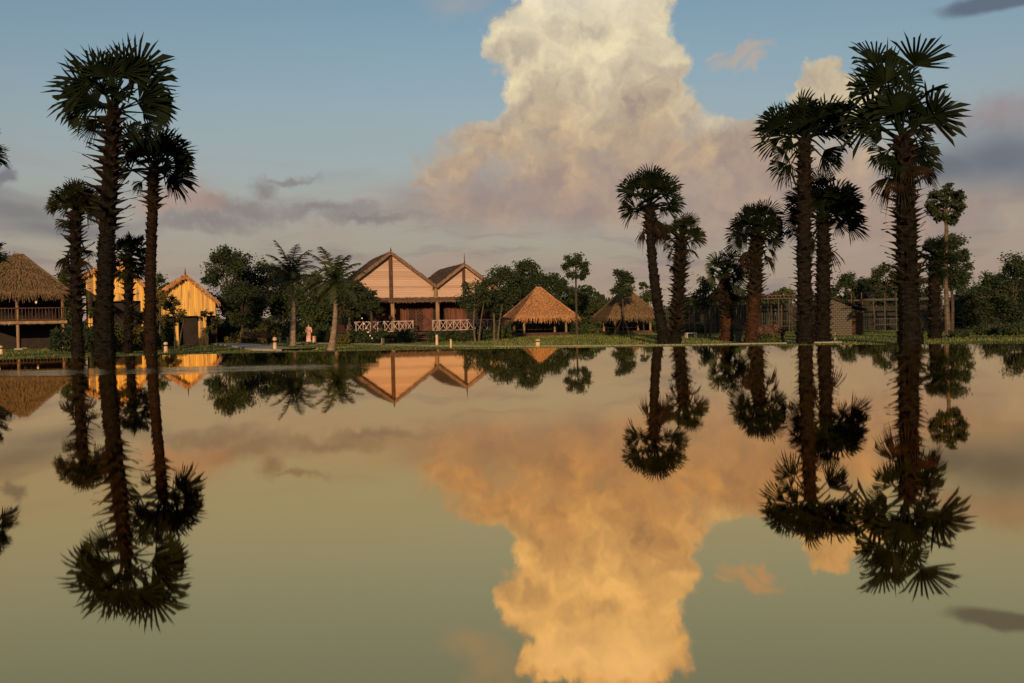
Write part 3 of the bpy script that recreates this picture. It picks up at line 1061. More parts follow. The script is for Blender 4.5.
# broadleaf trees, each its own
TREES = [
    # px, d, top, w, bottom, label, kwargs
    (228, 95, 242, 50, 318, 'big dark round tree, leftmost of the grove right of the golden house', {}),
    (256, 102, 246, 50, 322, 'dark tree filling the grove behind the garden bench', {}),
    (243, 88, 278, 46, 330, 'low dense tree above the dark garden bench', {}),
    (283, 106, 256, 40, 325, 'dark tree behind the coconut palm with the straight trunk', {'leaf': 'leaf_mid'}),
    (314, 98, 270, 44, 330, 'leafy tree in the gap between the two coconut palms', {'leaf': 'leaf_mid'}),
    (350, 76, 280, 44, 326, 'bushy dark tree hiding the left corner of the twin gabled house', {}),
    (372, 74, 288, 22, 324, 'small dark tree in front of the house left window', {}),
    (334, 104, 278, 40, 335, 'shaded tree behind the leaning coconut palm', {}),
    (205, 100, 300, 26, 335, 'small tree between the golden house and the grove', {'leaf': 'leaf_mid'}),
    (72, 112, 262, 34, 325, 'tree rising behind the right side of the stilt hut roof', {'leaf': 'leaf_mid'}),
    (6, 112, 250, 40, 320, 'tree behind the left side of the stilt hut roof', {}),
    (160, 108, 270, 32, 330, 'tree standing in the gap between the two golden houses', {'leaf': 'leaf_mid'}),
    (100, 72, 300, 24, 340, 'shaded tree in front of the left golden house wall', {'trunk_w': 2}),
    (138, 70, 304, 22, 342, 'leafy young tree below the right side of the left golden house', {'trunk_w': 2, 'leaf': 'leaf_warm'}),
    (160, 70, 284, 22, 335, 'leaning slender tree brushing the left eave of the right golden house', {'trunk_w': 1.6, 'bark': 'bark_pale', 'leaf': 'leaf_warm', 'dens': 0.5}),
    (207, 72, 308, 20, 336, 'slight tree before the right doorway of the right golden house', {'trunk_w': 1.4, 'leaf': 'leaf_warm', 'dens': 0.4}),
    (174, 68, 292, 24, 332, 'slender tree with pale stems before the right golden house', {'trunk_w': 1.6, 'bark': 'bark_pale', 'leaf': 'leaf_warm', 'twin': True, 'dens': 0.6}),
    (475, 72, 280, 34, 314, 'frangipani like tree with bent pale stem before the right gable', {'bark': 'bark_pale', 'trunk_w': 1.8, 'twin': True}),
    (494, 74, 276, 36, 316, 'tree with two thin straight stems left of the brightly lit hut', {'bark': 'bark_pale', 'trunk_w': 2, 'twin': True}),
    (505, 108, 264, 46, 325, 'dark tree just behind the right end of the house roof', {}),
    (527, 112, 257, 44, 320, 'highest dark tree behind the brightly lit open hut', {}),
    (551, 110, 268, 40, 320, 'dark tree behind the right slope of the lit hut roof', {}),
    (577, 92, 250, 27, 284, 'lollipop shaped tree with a bare thin trunk right of the lit hut', {'trunk_w': 2.2}),
    (568, 116, 283, 34, 330, 'low tree at the foot of the lollipop shaped tree', {'leaf': 'leaf_mid'}),
    (591, 108, 290, 36, 334, 'low tree filling the gap between the two thatched huts', {'leaf': 'leaf_mid'}),
    (623, 90, 262, 26, 302, 'young tree with tufted crown standing in front of the second hut', {'trunk_w': 1.6, 'shape': 0.6}),
    (648, 112, 288, 26, 330, 'low tree behind the right side of the second hut', {'leaf': 'leaf_mid'}),
    (644, 96, 282, 11, 292, 'tiny topped sapling above the second hut right eave', {'trunk_w': 1.2}),
    (706, 64, 276, 30, 312, 'young tree with two pale slim trunks left of the shortest palm', {'bark': 'bark_pale', 'trunk_w': 2, 'twin': True, 'leaf': 'leaf_mid', 'dens': 0.8}),
    (684, 104, 297, 34, 335, 'low dark tree behind the left end of the slatted pergola', {}),
    (738, 106, 294, 40, 335, 'low dark tree behind the middle of the slatted pergola', {}),
    (812, 102, 291, 40, 335, 'dark tree showing between the tall pair of right palms', {}),
    (905, 96, 284, 44, 335, 'broad dark tree behind the massive palm trunk at roof height', {}),
    (968, 88, 288, 44, 338, 'dark undergrowth tree behind the open pergola right end', {}),
    (782, 96, 286, 28, 310, 'rounded tree between the flower mound palm and the tall pair', {'leaf': 'leaf_mid'}),
    (846, 104, 272, 34, 312, 'dark tree directly above the block shed', {}),
    (868, 108, 276, 32, 312, 'dark tree right of the shed roof behind the pergola', {}),
    (888, 98, 262, 34, 312, 'tree partly hidden by the left side of the massive palm', {}),
    (925, 92, 270, 30, 315, 'tree right behind the massive palm trunk', {}),
    (948, 56, 180, 42, 230, 'slender tall tree with a tufted top right of the massive palm', {'trunk_w': 4.2, 'bark': 'bark_pale', 'lsize': 1.2}),
    (952, 60, 230, 42, 296, 'mid height dark tree wrapped around the slender tall trunk', {'trunk_w': 3, 'dens': 1.5}),
    (976, 72, 280, 36, 330, 'loose dark tree with bare twigs between slender tree and right edge', {'dens': 0.7}),
    (993, 80, 266, 32, 330, 'dark tree left of the one at the right edge', {}),
    (1014, 62, 246, 44, 332, 'big dark tree cut by the right edge', {}),
    (1048, 66, 240, 50, 335, 'dark tree just beyond the right edge', {}),
]
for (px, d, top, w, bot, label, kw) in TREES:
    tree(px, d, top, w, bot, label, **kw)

# far wood closing the view
fwb = MB()
rnd = random.Random(99)
for i in range(60000):
    px = rnd.uniform(-80, 1100) if i < 36000 else rnd.choice((rnd.uniform(-900, -80), rnd.uniform(1100, 1900)))
    d = rnd.uniform(150, 175)
    x = gx(px, d)
    zmax = 4.6 + 1.6 * sin(px * 0.045) + 1.0 * sin(px * 0.13 + 1)
    z = rnd.uniform(0, 1) ** 0.8 * zmax
    p = Vector((x, d, z))
    a = rvec().normalized() * rnd.uniform(.25, .6)
    b_ = a.cross(rvec()).normalized() * a.length * .6
    fwb.quad(p - a, p - b_, p + a, p + b_)
tag(fwb.build('distant_trees', M['leaf_dark']), 'far off dark line of woodland closing the view behind the houses', 'woodland', kind='stuff')

BUSHES = [
    (70, 66, 322, 44, 'dark shrub at the foot of the short shaggy palm', {}),
    (96, 60, 330, 40, 'dark shrub around the foot of the tallest left palm', {}),
    (122, 64, 318, 34, 'green shrub between the two tall left palm trunks', {'leaf': 'leaf_warm'}),
    (145, 66, 326, 30, 'low shrub behind the smooth reddish trunk', {'leaf': 'leaf_mid'}),
    (160, 76, 318, 26, 'shrub under the left eave of the right golden house', {'leaf': 'leaf_mid'}),
    (197, 100, 330, 34, 'low shrub before the dark doorways of the golden house', {'leaf': 'leaf_mid'}),
    (222, 92, 322, 34, 'shrub with pale twigs beside the start of the footpath', {'leaf': 'leaf_mid'}),
    (238, 84, 331, 30, 'low yellow green shrub on the far side of the footpath', {'leaf': 'leaf_warm'}),
    (262, 90, 318, 30, 'shrub right behind the dark garden bench', {'leaf': 'leaf_warm'}),
    (305, 96, 318, 50, 'broad shrub behind the person in pink', {'leaf': 'leaf_mid'}),
    (322, 86, 330, 24, 'shrub to the right of the person in pink', {'leaf': 'leaf_dark'}),
    (342, 72, 331, 20, 'yellow green shrub beside the leaning coconut trunk', {'leaf': 'leaf_warm'}),
    (356, 73, 328, 28, 'dark shrub at the left end of the veranda', {}),
    (378, 73, 328, 28, 'dark shrub under the left part of the veranda railing', {}),
    (404, 74, 328, 26, 'rounded dark shrub just left of the house steps', {}),
    (438, 74, 327, 24, 'rounded dark shrub just right of the house steps', {}),
    (458, 74, 330, 26, 'low dark shrub under the right railing', {}),
    (476, 74, 326, 28, 'dark shrub at the right corner of the house', {}),
    (497, 80, 324, 28, 'shrub left of the lit hut with bright leaf specks', {'leaf': 'leaf_mid'}),
    (585, 98, 324, 34, 'shrub between the two thatched huts', {'leaf': 'leaf_mid'}),
    (540, 104, 318, 70, 'wide dark shrub seen through the open lit hut', {}),
    (628, 104, 316, 60, 'wide dark shrub seen through the second hut', {}),
    (694, 88, 322, 30, 'shrub behind the pale stone bench', {}),
    (741, 60, 330, 14, 'small shrub beside the shortest palm', {'leaf': 'leaf_mid'}),
    (790, 90, 322, 30, 'dark shrub left of the tall palm pair under the pergola', {}),
    (865, 92, 318, 34, 'dark shrub behind the pergola right of the shed', {}),
    (958, 54, 330, 24, 'shrub at the foot of the slender tall tree', {}),
    (985, 58, 326, 28, 'dark shrub under the loose tree near the right edge', {}),
    (1012, 56, 322, 34, 'dark shrub at the right edge of the lawn', {}),
]
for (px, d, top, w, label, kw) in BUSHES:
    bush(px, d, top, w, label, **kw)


# ------------------------------------------------------------------ thatch helpers
def straw(b, p0, p1, p2, p3, n, L=0.5, w=0.03, fringe=True, lift=0.05):
    """straws lying on the quad p0 p1 (eave) p2 p3 (ridge), combed downwards, ragged at the eave"""
    p0, p1, p2, p3 = map(Vector, (p0, p1, p2, p3))
    nrm = (p1 - p0).cross(p3 - p0).normalized()
    if nrm.z < 0:
        nrm = -nrm
    for i in range(n):
        u, v = rnd.random(), rnd.random()
        if fringe and rnd.random() < 0.25:
            v = rnd.uniform(0, 0.03)
        lo = p0.lerp(p1, u)
        hi = p3.lerp(p2, u)
        q = lo.lerp(hi, v)
        dn = (lo - hi).normalized()
        sd = dn.cross(nrm).normalized()
        l = L * rnd.uniform(0.5, 1.3)
        tw = sd * rnd.uniform(-.15, .15) * l
        e = q + dn * l + nrm * rnd.uniform(0.0, lift) + tw
        if v < 0.05:
            e.z -= rnd.uniform(0.05, 0.6) * l
        ww = sd * w * rnd.uniform(.6, 1.5)
        q = q + nrm * 0.02
        b.quad(q - ww, q + ww, e + ww * .4, e - ww * .4)


def slab(b, p0, p1, p2, p3, th):
    """a roof plane with thickness"""
    p = list(map(Vector, (p0, p1, p2, p3)))
    n = (p[1] - p[0]).cross(p[3] - p[0]).normalized()
    if n.z < 0:
        n = -n
    q = [v - n * th for v in p]
    i = len(b.v)
    b.v += [tuple(v) for v in p + q]
    for f in [(0, 1, 2, 3), (7, 6, 5, 4), (0, 4, 5, 1), (1, 5, 6, 2), (2, 6, 7, 3), (3, 7, 4, 0)]:
        b.f.append(tuple(i + k for k in f))


def hip_roof(root, W, D, ze, zr, ridge, material, n=2600, name='roof', L=0.5):
    """hipped thatch: half sizes W, D at the eave height ze; ridge half length along x"""
    b = MB()
    c = [Vector((-W, -D, ze)), Vector((W, -D, ze)), Vector((W, D, ze)), Vector((-W, D, ze))]
    r0, r1 = Vector((-ridge, 0, zr)), Vector((ridge, 0, zr))
    faces = [(c[0], c[1], r1, r0), (c[1], c[2], r1, r1), (c[2], c[3], r0, r1), (c[3], c[0], r0, r0)]
    # sag the planes a little in rows so that the outline is not ruler straight
    rows = 7
    for (a, bb, cc, dd) in faces:
        prev = None
        for k in range(rows + 1):
            v = k / rows
            l, r = a.lerp(dd, v), bb.lerp(cc, v)
            sag = -0.17 * sin(pi * v) + rnd.uniform(-.04, .04)
            l = l + Vector((0, 0, sag))
            r = r + Vector((0, 0, sag))
            if prev:
                b.quad(prev[0], prev[1], r, l)
            prev = (l, r)
        straw(b, a, bb, cc, dd, n // 4, L)
    u = MB()
    b.quad(c[0] - Vector((0, 0, .12)), c[3] - Vector((0, 0, .12)), c[2] - Vector((0, 0, .12)), c[1] - Vector((0, 0, .12)))
    for k in range(4):
        a, bb = c[k], c[(k + 1) % 4]
        z = Vector((0, 0, .12))
        b.quad(a - z, bb - z, bb, a)
    # ridge roll
    b.tube([r0 - Vector((0.1, 0, 0.04)), r0 + Vector((0, 0, .03)), r1 + Vector((0, 0, .03)), r1 + Vector((0.1, 0, -0.04))], [0.06, 0.09, 0.09, 0.06], 8)
    for q in c:
        e = r0 if q.x < 0 else r1
        b.tube([q, q.lerp(e, .33) + Vector((0, 0, -.05)), q.lerp(e, .66) + Vector((0, 0, -.05)), e], [0.09] * 4, 6)
    return b.build(name, material, root)


def sala(px, d, base_y, half_w, eave_y, peak_y, label, material, rz, posts, ridge=0.5):
    global rnd
    rnd = random.Random(int(px))
    s = d / F
    z0 = 0
    root = empty('thatched_hut', (gx(px, d), d, 0), rz, label, 'hut', 'open thatched huts')
    ze, zr = hz(px, eave_y, d), hz(px, peak_y, d)
    W = half_w * s
    hip_roof(root, W, W * 0.9, ze, zr, ridge, M[material], 3600)
    deck = MB()
    deck.box((0, 0, 0.17), (W * 1.5, W * 1.4, 0.30))
    deck.build('deck', M['dark_wood'], root)
    for (x, y) in posts:
        p = MB()
        x, y = x * W, y * W
        p.tube([(x, y, 0.32), (x, y, ze + 0.35)], 0.11, 10)
        p.build('post', M['post_wood'], root)
    beam = MB()
    xs = 0.68 * W
    ys = 0.62 * W
    for (a, b_) in (((-xs, -ys), (xs, -ys)), ((xs, -ys), (xs, ys)), ((xs, ys), (-xs, ys)), ((-xs, ys), (-xs, -ys))):
        beam.beam((*a, ze + 0.02), (*b_, ze + 0.02), 0.12, 0.14)
    beam.build('eave_beam', M['dark_wood'], root)
    rl = MB()
    for y in (ys,):
        for z in (0.62, 0.95):
            rl.beam((-xs, y, z), (xs, y, z), 0.06, 0.06)
    rl.build('railing', M['dark_wood'], root)
    return root


YAW = radians(14)
PO = [(-0.68, -0.62), (0.68, -0.62), (0.68, 0.62), (-0.68, 0.62)]
sala(540, 96, 336, 31.5, 317, 288, 'open thatched hut glowing orange in the sun, posts at each corner', 'thatch', YAW, PO, 0.22)
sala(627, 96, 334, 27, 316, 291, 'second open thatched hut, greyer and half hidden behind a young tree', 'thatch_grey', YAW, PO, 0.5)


# ------------------------------------------------------------------ twin gabled house
def gable_house():
    global rnd
    rnd = random.Random(4)
    d = 80
    o = gx(436, d)
    root = empty('wooden_house', (o, d, 0), radians(17), 'wooden house with two shingled gables and white crossed veranda railing', 'house')
    k = d / F / cos(radians(15))
    L = 8.5
    ov = 0.55        # roof overhang in front of the gable wall
    gables = [(-3.60, 3.60, 7.15, 4.45), (2.35, 2.35, 6.2, 4.45)]   # centre x, half width, ridge z, eave z
    for gi, (cx, hw, zr, ze) in enumerate(gables):
        rb = MB()
        sl = (zr - ze) / hw
        eo = 0.0
        for sg in (-1, 1):
            ex = hw + (0.45 if (gi == 0 and sg < 0) or (gi == 1 and sg > 0) else 0.0)
            zo = zr - sl * ex
            rows = 9
            for r in range(rows):
                v0, v1 = r / rows, (r + 1.12) / rows
                xa, za = cx + sg * ex * (1 - v0), zo + (zr - zo) * v0
                xb, zb = cx + sg * ex * (1 - min(v1, 1)), zo + (zr - zo) * min(v1, 1)
                slab(rb, (xa, -ov, za + 0.05), (xa, L, za + 0.05), (xb, L, zb), (xb, -ov, zb), 0.08)
            rnd_n = 1500
            a, b_ = (cx + sg * ex, -ov, zo + .03), (cx + sg * ex, L, zo + .03)
            c, e = (cx, L, zr + .03), (cx, -ov, zr + .03)
            straw(rb, a, b_, c, e, rnd_n, 0.35, 0.06, True, 0.06)
        rf = rb.build('roof', M['shingle'], root)
        bb = MB()
        for sg in (-1, 1):
            ex = hw + (0.45 if (gi == 0 and sg < 0) or (gi == 1 and sg > 0) else 0.0)
            bb.beam((cx, -ov - 0.03, zr - 0.16), (cx + sg * ex, -ov - 0.03, zr - sl * ex - 0.16), 0.05, 0.18)
        bb.build('bargeboard', M['barge'], rf)
        fb = MB()
        fb.tube([(cx, -ov, zr), (cx, -ov, zr + 0.15), (cx, -ov, zr + (0.3 if gi == 0 else 0.8))], [0.08, 0.04, 0.015], 6)
        fb.build('finial', M['dark_wood'], rf)
        w = MB()
        th = 0.12
        zb = 3.45
        pts = [(cx - hw + 0.05, zb), (cx + hw - 0.05, zb), (cx + hw - 0.05, ze - 0.12), (cx, zr - 0.16), (cx - hw + 0.05, ze - 0.12)]
        i = len(w.v)
        w.v += [(x, 0, z) for x, z in pts] + [(x, th, z) for x, z in pts]
        w.f.append(tuple(range(5)))
        w.f.append(tuple(reversed(range(5, 10))))
        for q in range(5):
            w.f.append((q, q + 5, (q + 1) % 5 + 5, (q + 1) % 5))
        w.build('gable_wall', M['siding'], root)
    # body: side and back walls, lower front wall set back under the gables
    bw = MB()
    x0, x1 = -7.1, 4.6
    bw.box((x0, L / 2, 2.6), (0.12, L - 0.3, 3.6))
    bw.box((x1, L / 2, 2.6), (0.12, L - 0.3, 3.6))
    bw.box(((x0 + x1) / 2, L - 0.1, 2.6), (x1 - x0, 0.12, 3.6))
    bw.build('side_wall', M['red_wood'], root)
    fy = 1.5
    fr = MB()
    fr.box(((x0 + x1) / 2, fy, 3.3), (x1 - x0 - .2, 0.10, 0.7))
    for (a, b_) in ((-7.0, -6.3), (-4.6, -4.2), (-2.0, -1.9), (-0.65, 0.05), (1.15, 1.3), (2.75, 2.9), (4.2, 4.5)):
        fr.box(((a + b_) / 2, fy, 1.9), (b_ - a, 0.10, 2.2))
    fr.build('front_wall', M['red_wood'], root)
    for (a, b_, kind) in ((-6.3, -4.6, 'w'), (-4.2, -3.1, 'c'), (-3.1, -2.0, 'c'), (0.05, 1.15, 'w'), (1.3, 2.75, 'c'), (2.9, 4.2, 'w')):
        wf = MB()
        cxm = (a + b_) / 2
        for xx in (a + .04, b_ - .04, cxm):
            wf.box((xx, fy - 0.02, 1.95), (0.07, 0.12, 2.0))
        for zz in (0.97, 2.93):
            wf.box((cxm, fy - 0.02, zz), (b_ - a, 0.13, 0.07))
        fo = wf.build('window', M['dark_wood'], root)
        pn = MB()
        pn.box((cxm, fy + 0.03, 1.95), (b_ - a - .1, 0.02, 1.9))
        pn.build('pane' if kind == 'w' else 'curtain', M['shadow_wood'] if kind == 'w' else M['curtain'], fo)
    # lattice doors
    for cxm in (-1.60, -0.98):
        db = MB()
        for xx in (cxm - 0.29, cxm + 0.29):
            db.box((xx, fy - 0.03, 1.95), (0.06, 0.08, 2.3))
        for q in range(9):
            z = 0.95 + q * 0.26
            db.beam((cxm - .27, fy - .03, z - 0.13), (cxm + .27, fy - .03, z + .25), 0.03, 0.035)
            db.beam((cxm - .27, fy - .05, z + 0.25), (cxm + .27, fy - .05, z - .13), 0.03, 0.035)
        dd = db.build('door', M['red_wood'], root)
        pn = MB()
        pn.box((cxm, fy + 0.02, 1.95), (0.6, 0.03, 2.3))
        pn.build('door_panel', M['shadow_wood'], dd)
    # pent roof over the veranda
    pr = MB()
    slab(pr, (-7.5, -0.95, 3.18), (5.0, -0.95, 3.18), (5.0, 0.0, 3.50), (-7.5, 0.0, 3.50), 0.08)
    straw(pr, (-7.5, -0.95, 3.20), (5.0, -0.95, 3.20), (5.0, 0.0, 3.52), (-7.5, 0.0, 3.52), 1100, 0.22, 0.05)
    pr.build('veranda_roof', M['shingle'], root)
    # posts
    for (x, zb, zt, mt_, w, y) in ((-3.62, 0.75, 3.15, 'post_wood', 0.26, -0.72), (0.0, 0.75, 3.2, 'post_wood', 0.26, -0.72), (-3.60, 3.42, 6.95, 'dark_wood', 0.22, -0.16),
                                   (2.35, 3.42, 6.0, 'dark_wood', 0.18, -0.16), (0.0, 3.42, 4.5, 'post_wood', 0.24, -0.16), (-7.1, 0.75, 3.1, 'post_wood', 0.2, -0.72), (4.6, 0.75, 3.1, 'post_wood', 0.2, -0.72)):
        p = MB()
        p.box((x, y, (zb + zt) / 2), (w, w, zt - zb))
        p.build('post', M[mt_], root)
    # deck, plinth, steps
    dk = MB()
    dk.box(((x0 + x1) / 2, 3.6, 0.66), (x1 - x0 + 0.5, 9.4, 0.12))
    dk.build('deck', M['dark_wood'], root)
    pl = MB()
    pl.box(((x0 + x1) / 2, 3.6, 0.30), (x1 - x0 + 0.1, 9.0, 0.60))
    pl.build('plinth', M['plinth'], root)
    st_ = MB()
    for q in range(4):
        st_.box((-1.28, -1.28 - 0.28 * q, 0.54 - 0.15 * q), (1.5, 0.30, 0.10))
    st_.build('steps', M['dark_wood'], root)
    for xx in (-2.15, -0.4):
        ps = MB()
        ps.box((xx, -1.9, 0.35), (0.28, 0.28, 0.7))
        ps.build('newel', M['concrete'], root)
    # crossed railings
    for (a, b_) in ((-7.1, -2.05), (-0.45, 4.6)):
        rl = MB()
        n = int(round((b_ - a) / 0.56))
        stp = (b_ - a) / n
        y = -0.95
        for z in (0.84, 1.62):
            rl.box(((a + b_) / 2, y, z), (b_ - a, 0.06, 0.07))
        for q in range(n + 1):
            rl.box((a + q * stp, y, 1.24), (0.07, 0.08, 0.88))
            if q < n:
                xa, xb = a + q * stp + 0.035, a + (q + 1) * stp - 0.035
                rl.beam((xa, y, 0.88), (xb, y, 1.58), 0.035, 0.05)
                rl.beam((xa, y + 0.03, 1.58), (xb, y + 0.03, 0.88), 0.035, 0.05)
        rl.build('railing', M['rail_paint'], root)
    return root


gable_house()


# ------------------------------------------------------------------ golden plank houses on the left
def gold_house(px, d, peak_y, lpx, ly, rpx, ry, wall_b, label, seed, doors=None, yaw=0.1):
    global rnd
    rnd = random.Random(seed)
    s = d / F
    root = empty('plank_house', (gx(px, d), d, 0), yaw, label, 'house', 'golden plank houses')
    zr = hz(px, peak_y, d)
    xl, zl = (lpx - px) * s, hz(lpx, ly, d)
    xr, zr2 = (rpx - px) * s, hz(rpx, ry, d)
    zb = max(0.1, hz(px, wall_b, d))
    L = 7.5
    w = MB()
    def xz(x):      # roof line height at x
        if x < 0:
            return zr + (zl - zr) * (x / xl)
        return zr + (zr2 - zr) * (x / xr)
    inl, inr = xl * 0.88, xr * 0.88
    pts = [(inl, zb), (inr, zb), (inr, xz(inr) - .15), (0, zr - .15), (inl, xz(inl) - .15)]
    w.v += [(x, 0, z) for x, z in pts] + [(x, .1, z) for x, z in pts]
    w.f.append(tuple(range(5)))
    w.f.append(tuple(reversed(range(5, 10))))
    for q in range(5):
        w.f.append((q, q + 5, (q + 1) % 5 + 5, (q + 1) % 5))
    w.build('gable_wall', M['gold_planks'], root)
    sb = MB()
    sb.box((inl, L / 2 + .1, (xz(inl) - .2) / 2), (0.1, L, xz(inl) - .2))
    sb.box((inr, L / 2 + .1, (xz(inr) - .2) / 2), (0.1, L, xz(inr) - .2))
    sb.box(((inl + inr) / 2, L, zb / 2 + 1), (inr - inl, 0.1, zb + 2))
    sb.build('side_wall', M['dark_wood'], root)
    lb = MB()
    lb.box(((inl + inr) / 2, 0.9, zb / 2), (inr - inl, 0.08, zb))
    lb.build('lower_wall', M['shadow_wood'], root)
    if doors:
        for (a, b_, zt) in doors:
            cb = MB()
            xa, xb = (a - px) * s, (b_ - px) * s
            cb.box(((xa + xb) / 2, 0.02, zb / 2), (xb - xa, 0.16, zb))
            cb.build('pillar', M['gold_planks'], root)
    rb = MB()
    for (xe, ze) in ((xl, zl), (xr, zr2)):
        slab(rb, (xe, -.6, ze), (xe, L + .4, ze), (0, L + .4, zr), (0, -.6, zr), 0.16)
        straw(rb, (xe, -.6, ze + .02), (xe, L + .4, ze + .02), (0, L + .4, zr + .02), (0, -.6, zr + .02), 1500, 0.45, 0.05)
        # straw hanging over the gable edge
        for i in range(260):
            v = rnd.random()
            q = Vector((xe, -.6, ze)).lerp(Vector((0, -.6, zr)), v)
            e = q + Vector((rnd.uniform(-.12, .12), rnd.uniform(-.08, .02), -rnd.uniform(.12, .45)))
            rb.quad(q - Vector((.05, 0, 0)), q + Vector((.05, 0, 0)), e + Vector((.015, 0, 0)), e - Vector((.015, 0, 0)))
    rf = rb.build('roof', M['thatch'], root)
    fb = MB()
    fb.tube([(0, -.6, zr - .1), (0, -.6, zr + .5)], [0.07, 0.015], 6)
    fb.build('finial', M['dark_wood'], rf)
    return root


gold_house(118, 88, 258, 86, 276, 148, 288, 301, 'golden plank house behind the thick trunk of the tallest left palm', 41, [(91, 95, 0), (140, 145, 0)], 0.36)
gold_house(187, 84, 274, 160, 293, 219, 302, 316, 'golden plank house with two dark doorways beside the start of the footpath', 42, [(198, 206, 0), (176, 179, 0)], 0.30)


# ------------------------------------------------------------------ stilt hut on the far left
def stilt_hut():
    global rnd
    rnd = random.Random(77)
    d = 82
    px = 21
    s = d / F
    root = empty('stilt_hut', (gx(px, d), d, 0), radians(24), 'thatched hut on stilts with a railed deck at the left edge', 'hut')
    ze, zr = hz(px, 294, d), hz(px, 255, d)
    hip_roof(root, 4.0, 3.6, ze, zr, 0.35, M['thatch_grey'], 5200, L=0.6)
    zd = hz(px, 323, d)
    dk = MB()
    dk.box((0, 0, zd), (6.9, 6.3, 0.16))
    dk.build('deck', M['dark_wood'], root)
    eb = MB()
    eb.box((0, -3.2, zd), (7.0, 0.06, 0.22))
    eb.build('deck_edge', M['post_wood'], root)
    for (x, y) in ((-3.2, -2.9), (-0.1, -2.9), (3.2, -2.9), (-3.2, 2.9), (3.2, 2.9), (0, 2.9)):
        p = MB()
        p.tube([(x, y, 0.05), (x, y, ze + 0.4)], 0.12, 10)
        p.build('post', M['post_wood'], root)
        f = MB()
        f.box((x, y, 0.06), (0.6, 0.5, 0.12))
        f.build('footing', M['concrete'], root)
    rl = MB()
    zt = hz(px, 309, d)
    for z in (zt, zd + 0.22):
        rl.box((0, -3.1, z), (6.9, 0.06, 0.07))
    for q in range(29):
        rl.box((-3.4 + q * 6.8 / 28, -3.1, (zt + zd + .22) / 2), (0.045, 0.045, zt - zd - .22))
    rl.build('railing', M['dark_wood'], root)
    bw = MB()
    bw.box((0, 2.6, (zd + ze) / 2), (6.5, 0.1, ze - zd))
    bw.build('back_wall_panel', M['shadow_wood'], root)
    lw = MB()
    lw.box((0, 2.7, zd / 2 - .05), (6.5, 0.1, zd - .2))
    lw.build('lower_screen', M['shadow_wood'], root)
    ln = MB()
    lp = [(-1.6, -0.5, ze - .6), (1.2, -0.5, ze - .7)]
    for p in lp:
        l = MB()
        l.lathe(p, [(0.02, 0.12), (0.07, 0.06), (0.07, -0.06), (0.02, -0.1)], 8)
        l.build('lantern', M['lamp_glow'], root)
        h = MB()
        h.tube([(p[0], p[1], p[2] + .1), (p[0], p[1], ze)], 0.01, 4)
        h.build('lantern_cord', M['dark_wood'], root)


stilt_hut()


# ------------------------------------------------------------------ right side: pergola, fence, shed
def pergola(px0, px1, d, top_y, n, label, roof=True):
    s = d / F
    x0, x1 = gx(px0, d), gx(px1, d)
    zt = hz((px0 + px1) / 2, top_y, d)
    root = empty('pergola', ((x0 + x1) / 2, d, 0), 0, label, 'pergola', 'long pergolas on the right')
    L = x1 - x0
    for k in range(n):
        for y in (0, 2.4):
            p = MB()
            x = -L / 2 + L * k / (n - 1)
            h = zt + (0.5 if (k % 3 == 0 and not roof) else 0)
            p.box((x, y, h / 2), (0.08, 0.08, h))
            p.build('post', M['metal'] if y == 0 else M['dark_wood'], root)
    b = MB()
    b.box((0, -0.09, zt - .1), (L + .5, 0.05, 0.14))
    b.box((0, 2.5, zt - .1), (L + .5, 0.05, 0.14))
    b.build('long_beam', M['metal'], root)
    if roof:
        r = MB()
        for k in range(int(L / 0.35)):
            r.box((-L / 2 + k * .35, 1.2, zt + 0.04), (0.10, 3.2, 0.12))
        for k in range(5):
            r.box((0, .1 + k * .55, zt + 0.16), (L + .3, 0.06, 0.08))
        r.build('rafter', M['dark_wood'], root)
    hb = MB()
    hb.box((0, 0.06, 0.55), (L, 0.05, 0.05))
    hb.box((0, 0.06, 1.0), (L, 0.04, 0.04))
    hb.build('rail', M['metal'], root)
    return root


pergola(684, 800, 84, 298, 12, 'long slatted pergola with thin posts behind the mid palms')
pergola(862, 1000, 80, 297, 13, 'open post and beam pergola running right of the block shed', roof=False)


def fence(px0, px1, d, top_y, label):
    x0, x1 = gx(px0, d), gx(px1, d)
    zt = hz((px0 + px1) / 2, top_y, d)
    root = empty('fence', ((x0 + x1) / 2, d, 0), 0, label, 'fence', 'dark fences behind the pergolas')
    L = x1 - x0
    n = int(L / 0.16)
    b = MB()
    r = random.Random(int(px0))
    for k in range(n):
        b.box((-L / 2 + k * 0.16, 0, zt / 2), (0.13, 0.03, zt * r.uniform(.94, 1.0)))
    b.build('board_panel', M['shade_net'], root)
    c = MB()
    for z in (0.4, zt - .4):
        c.box((0, .05, z), (L, 0.05, 0.09))
    c.build('rail', M['dark_wood'], root)
    for k in range(int(L / 2.6) + 1):
        p = MB()
        p.box((-L / 2 + k * 2.6, .12, zt / 2), (0.1, 0.1, zt + .1))
        p.build('post', M['dark_wood'], root)


fence(660, 826, 90, 304, 'dark board fence behind the slatted pergola')
fence(858, 1040, 88, 304, 'dark board fence behind the open pergola at the right')


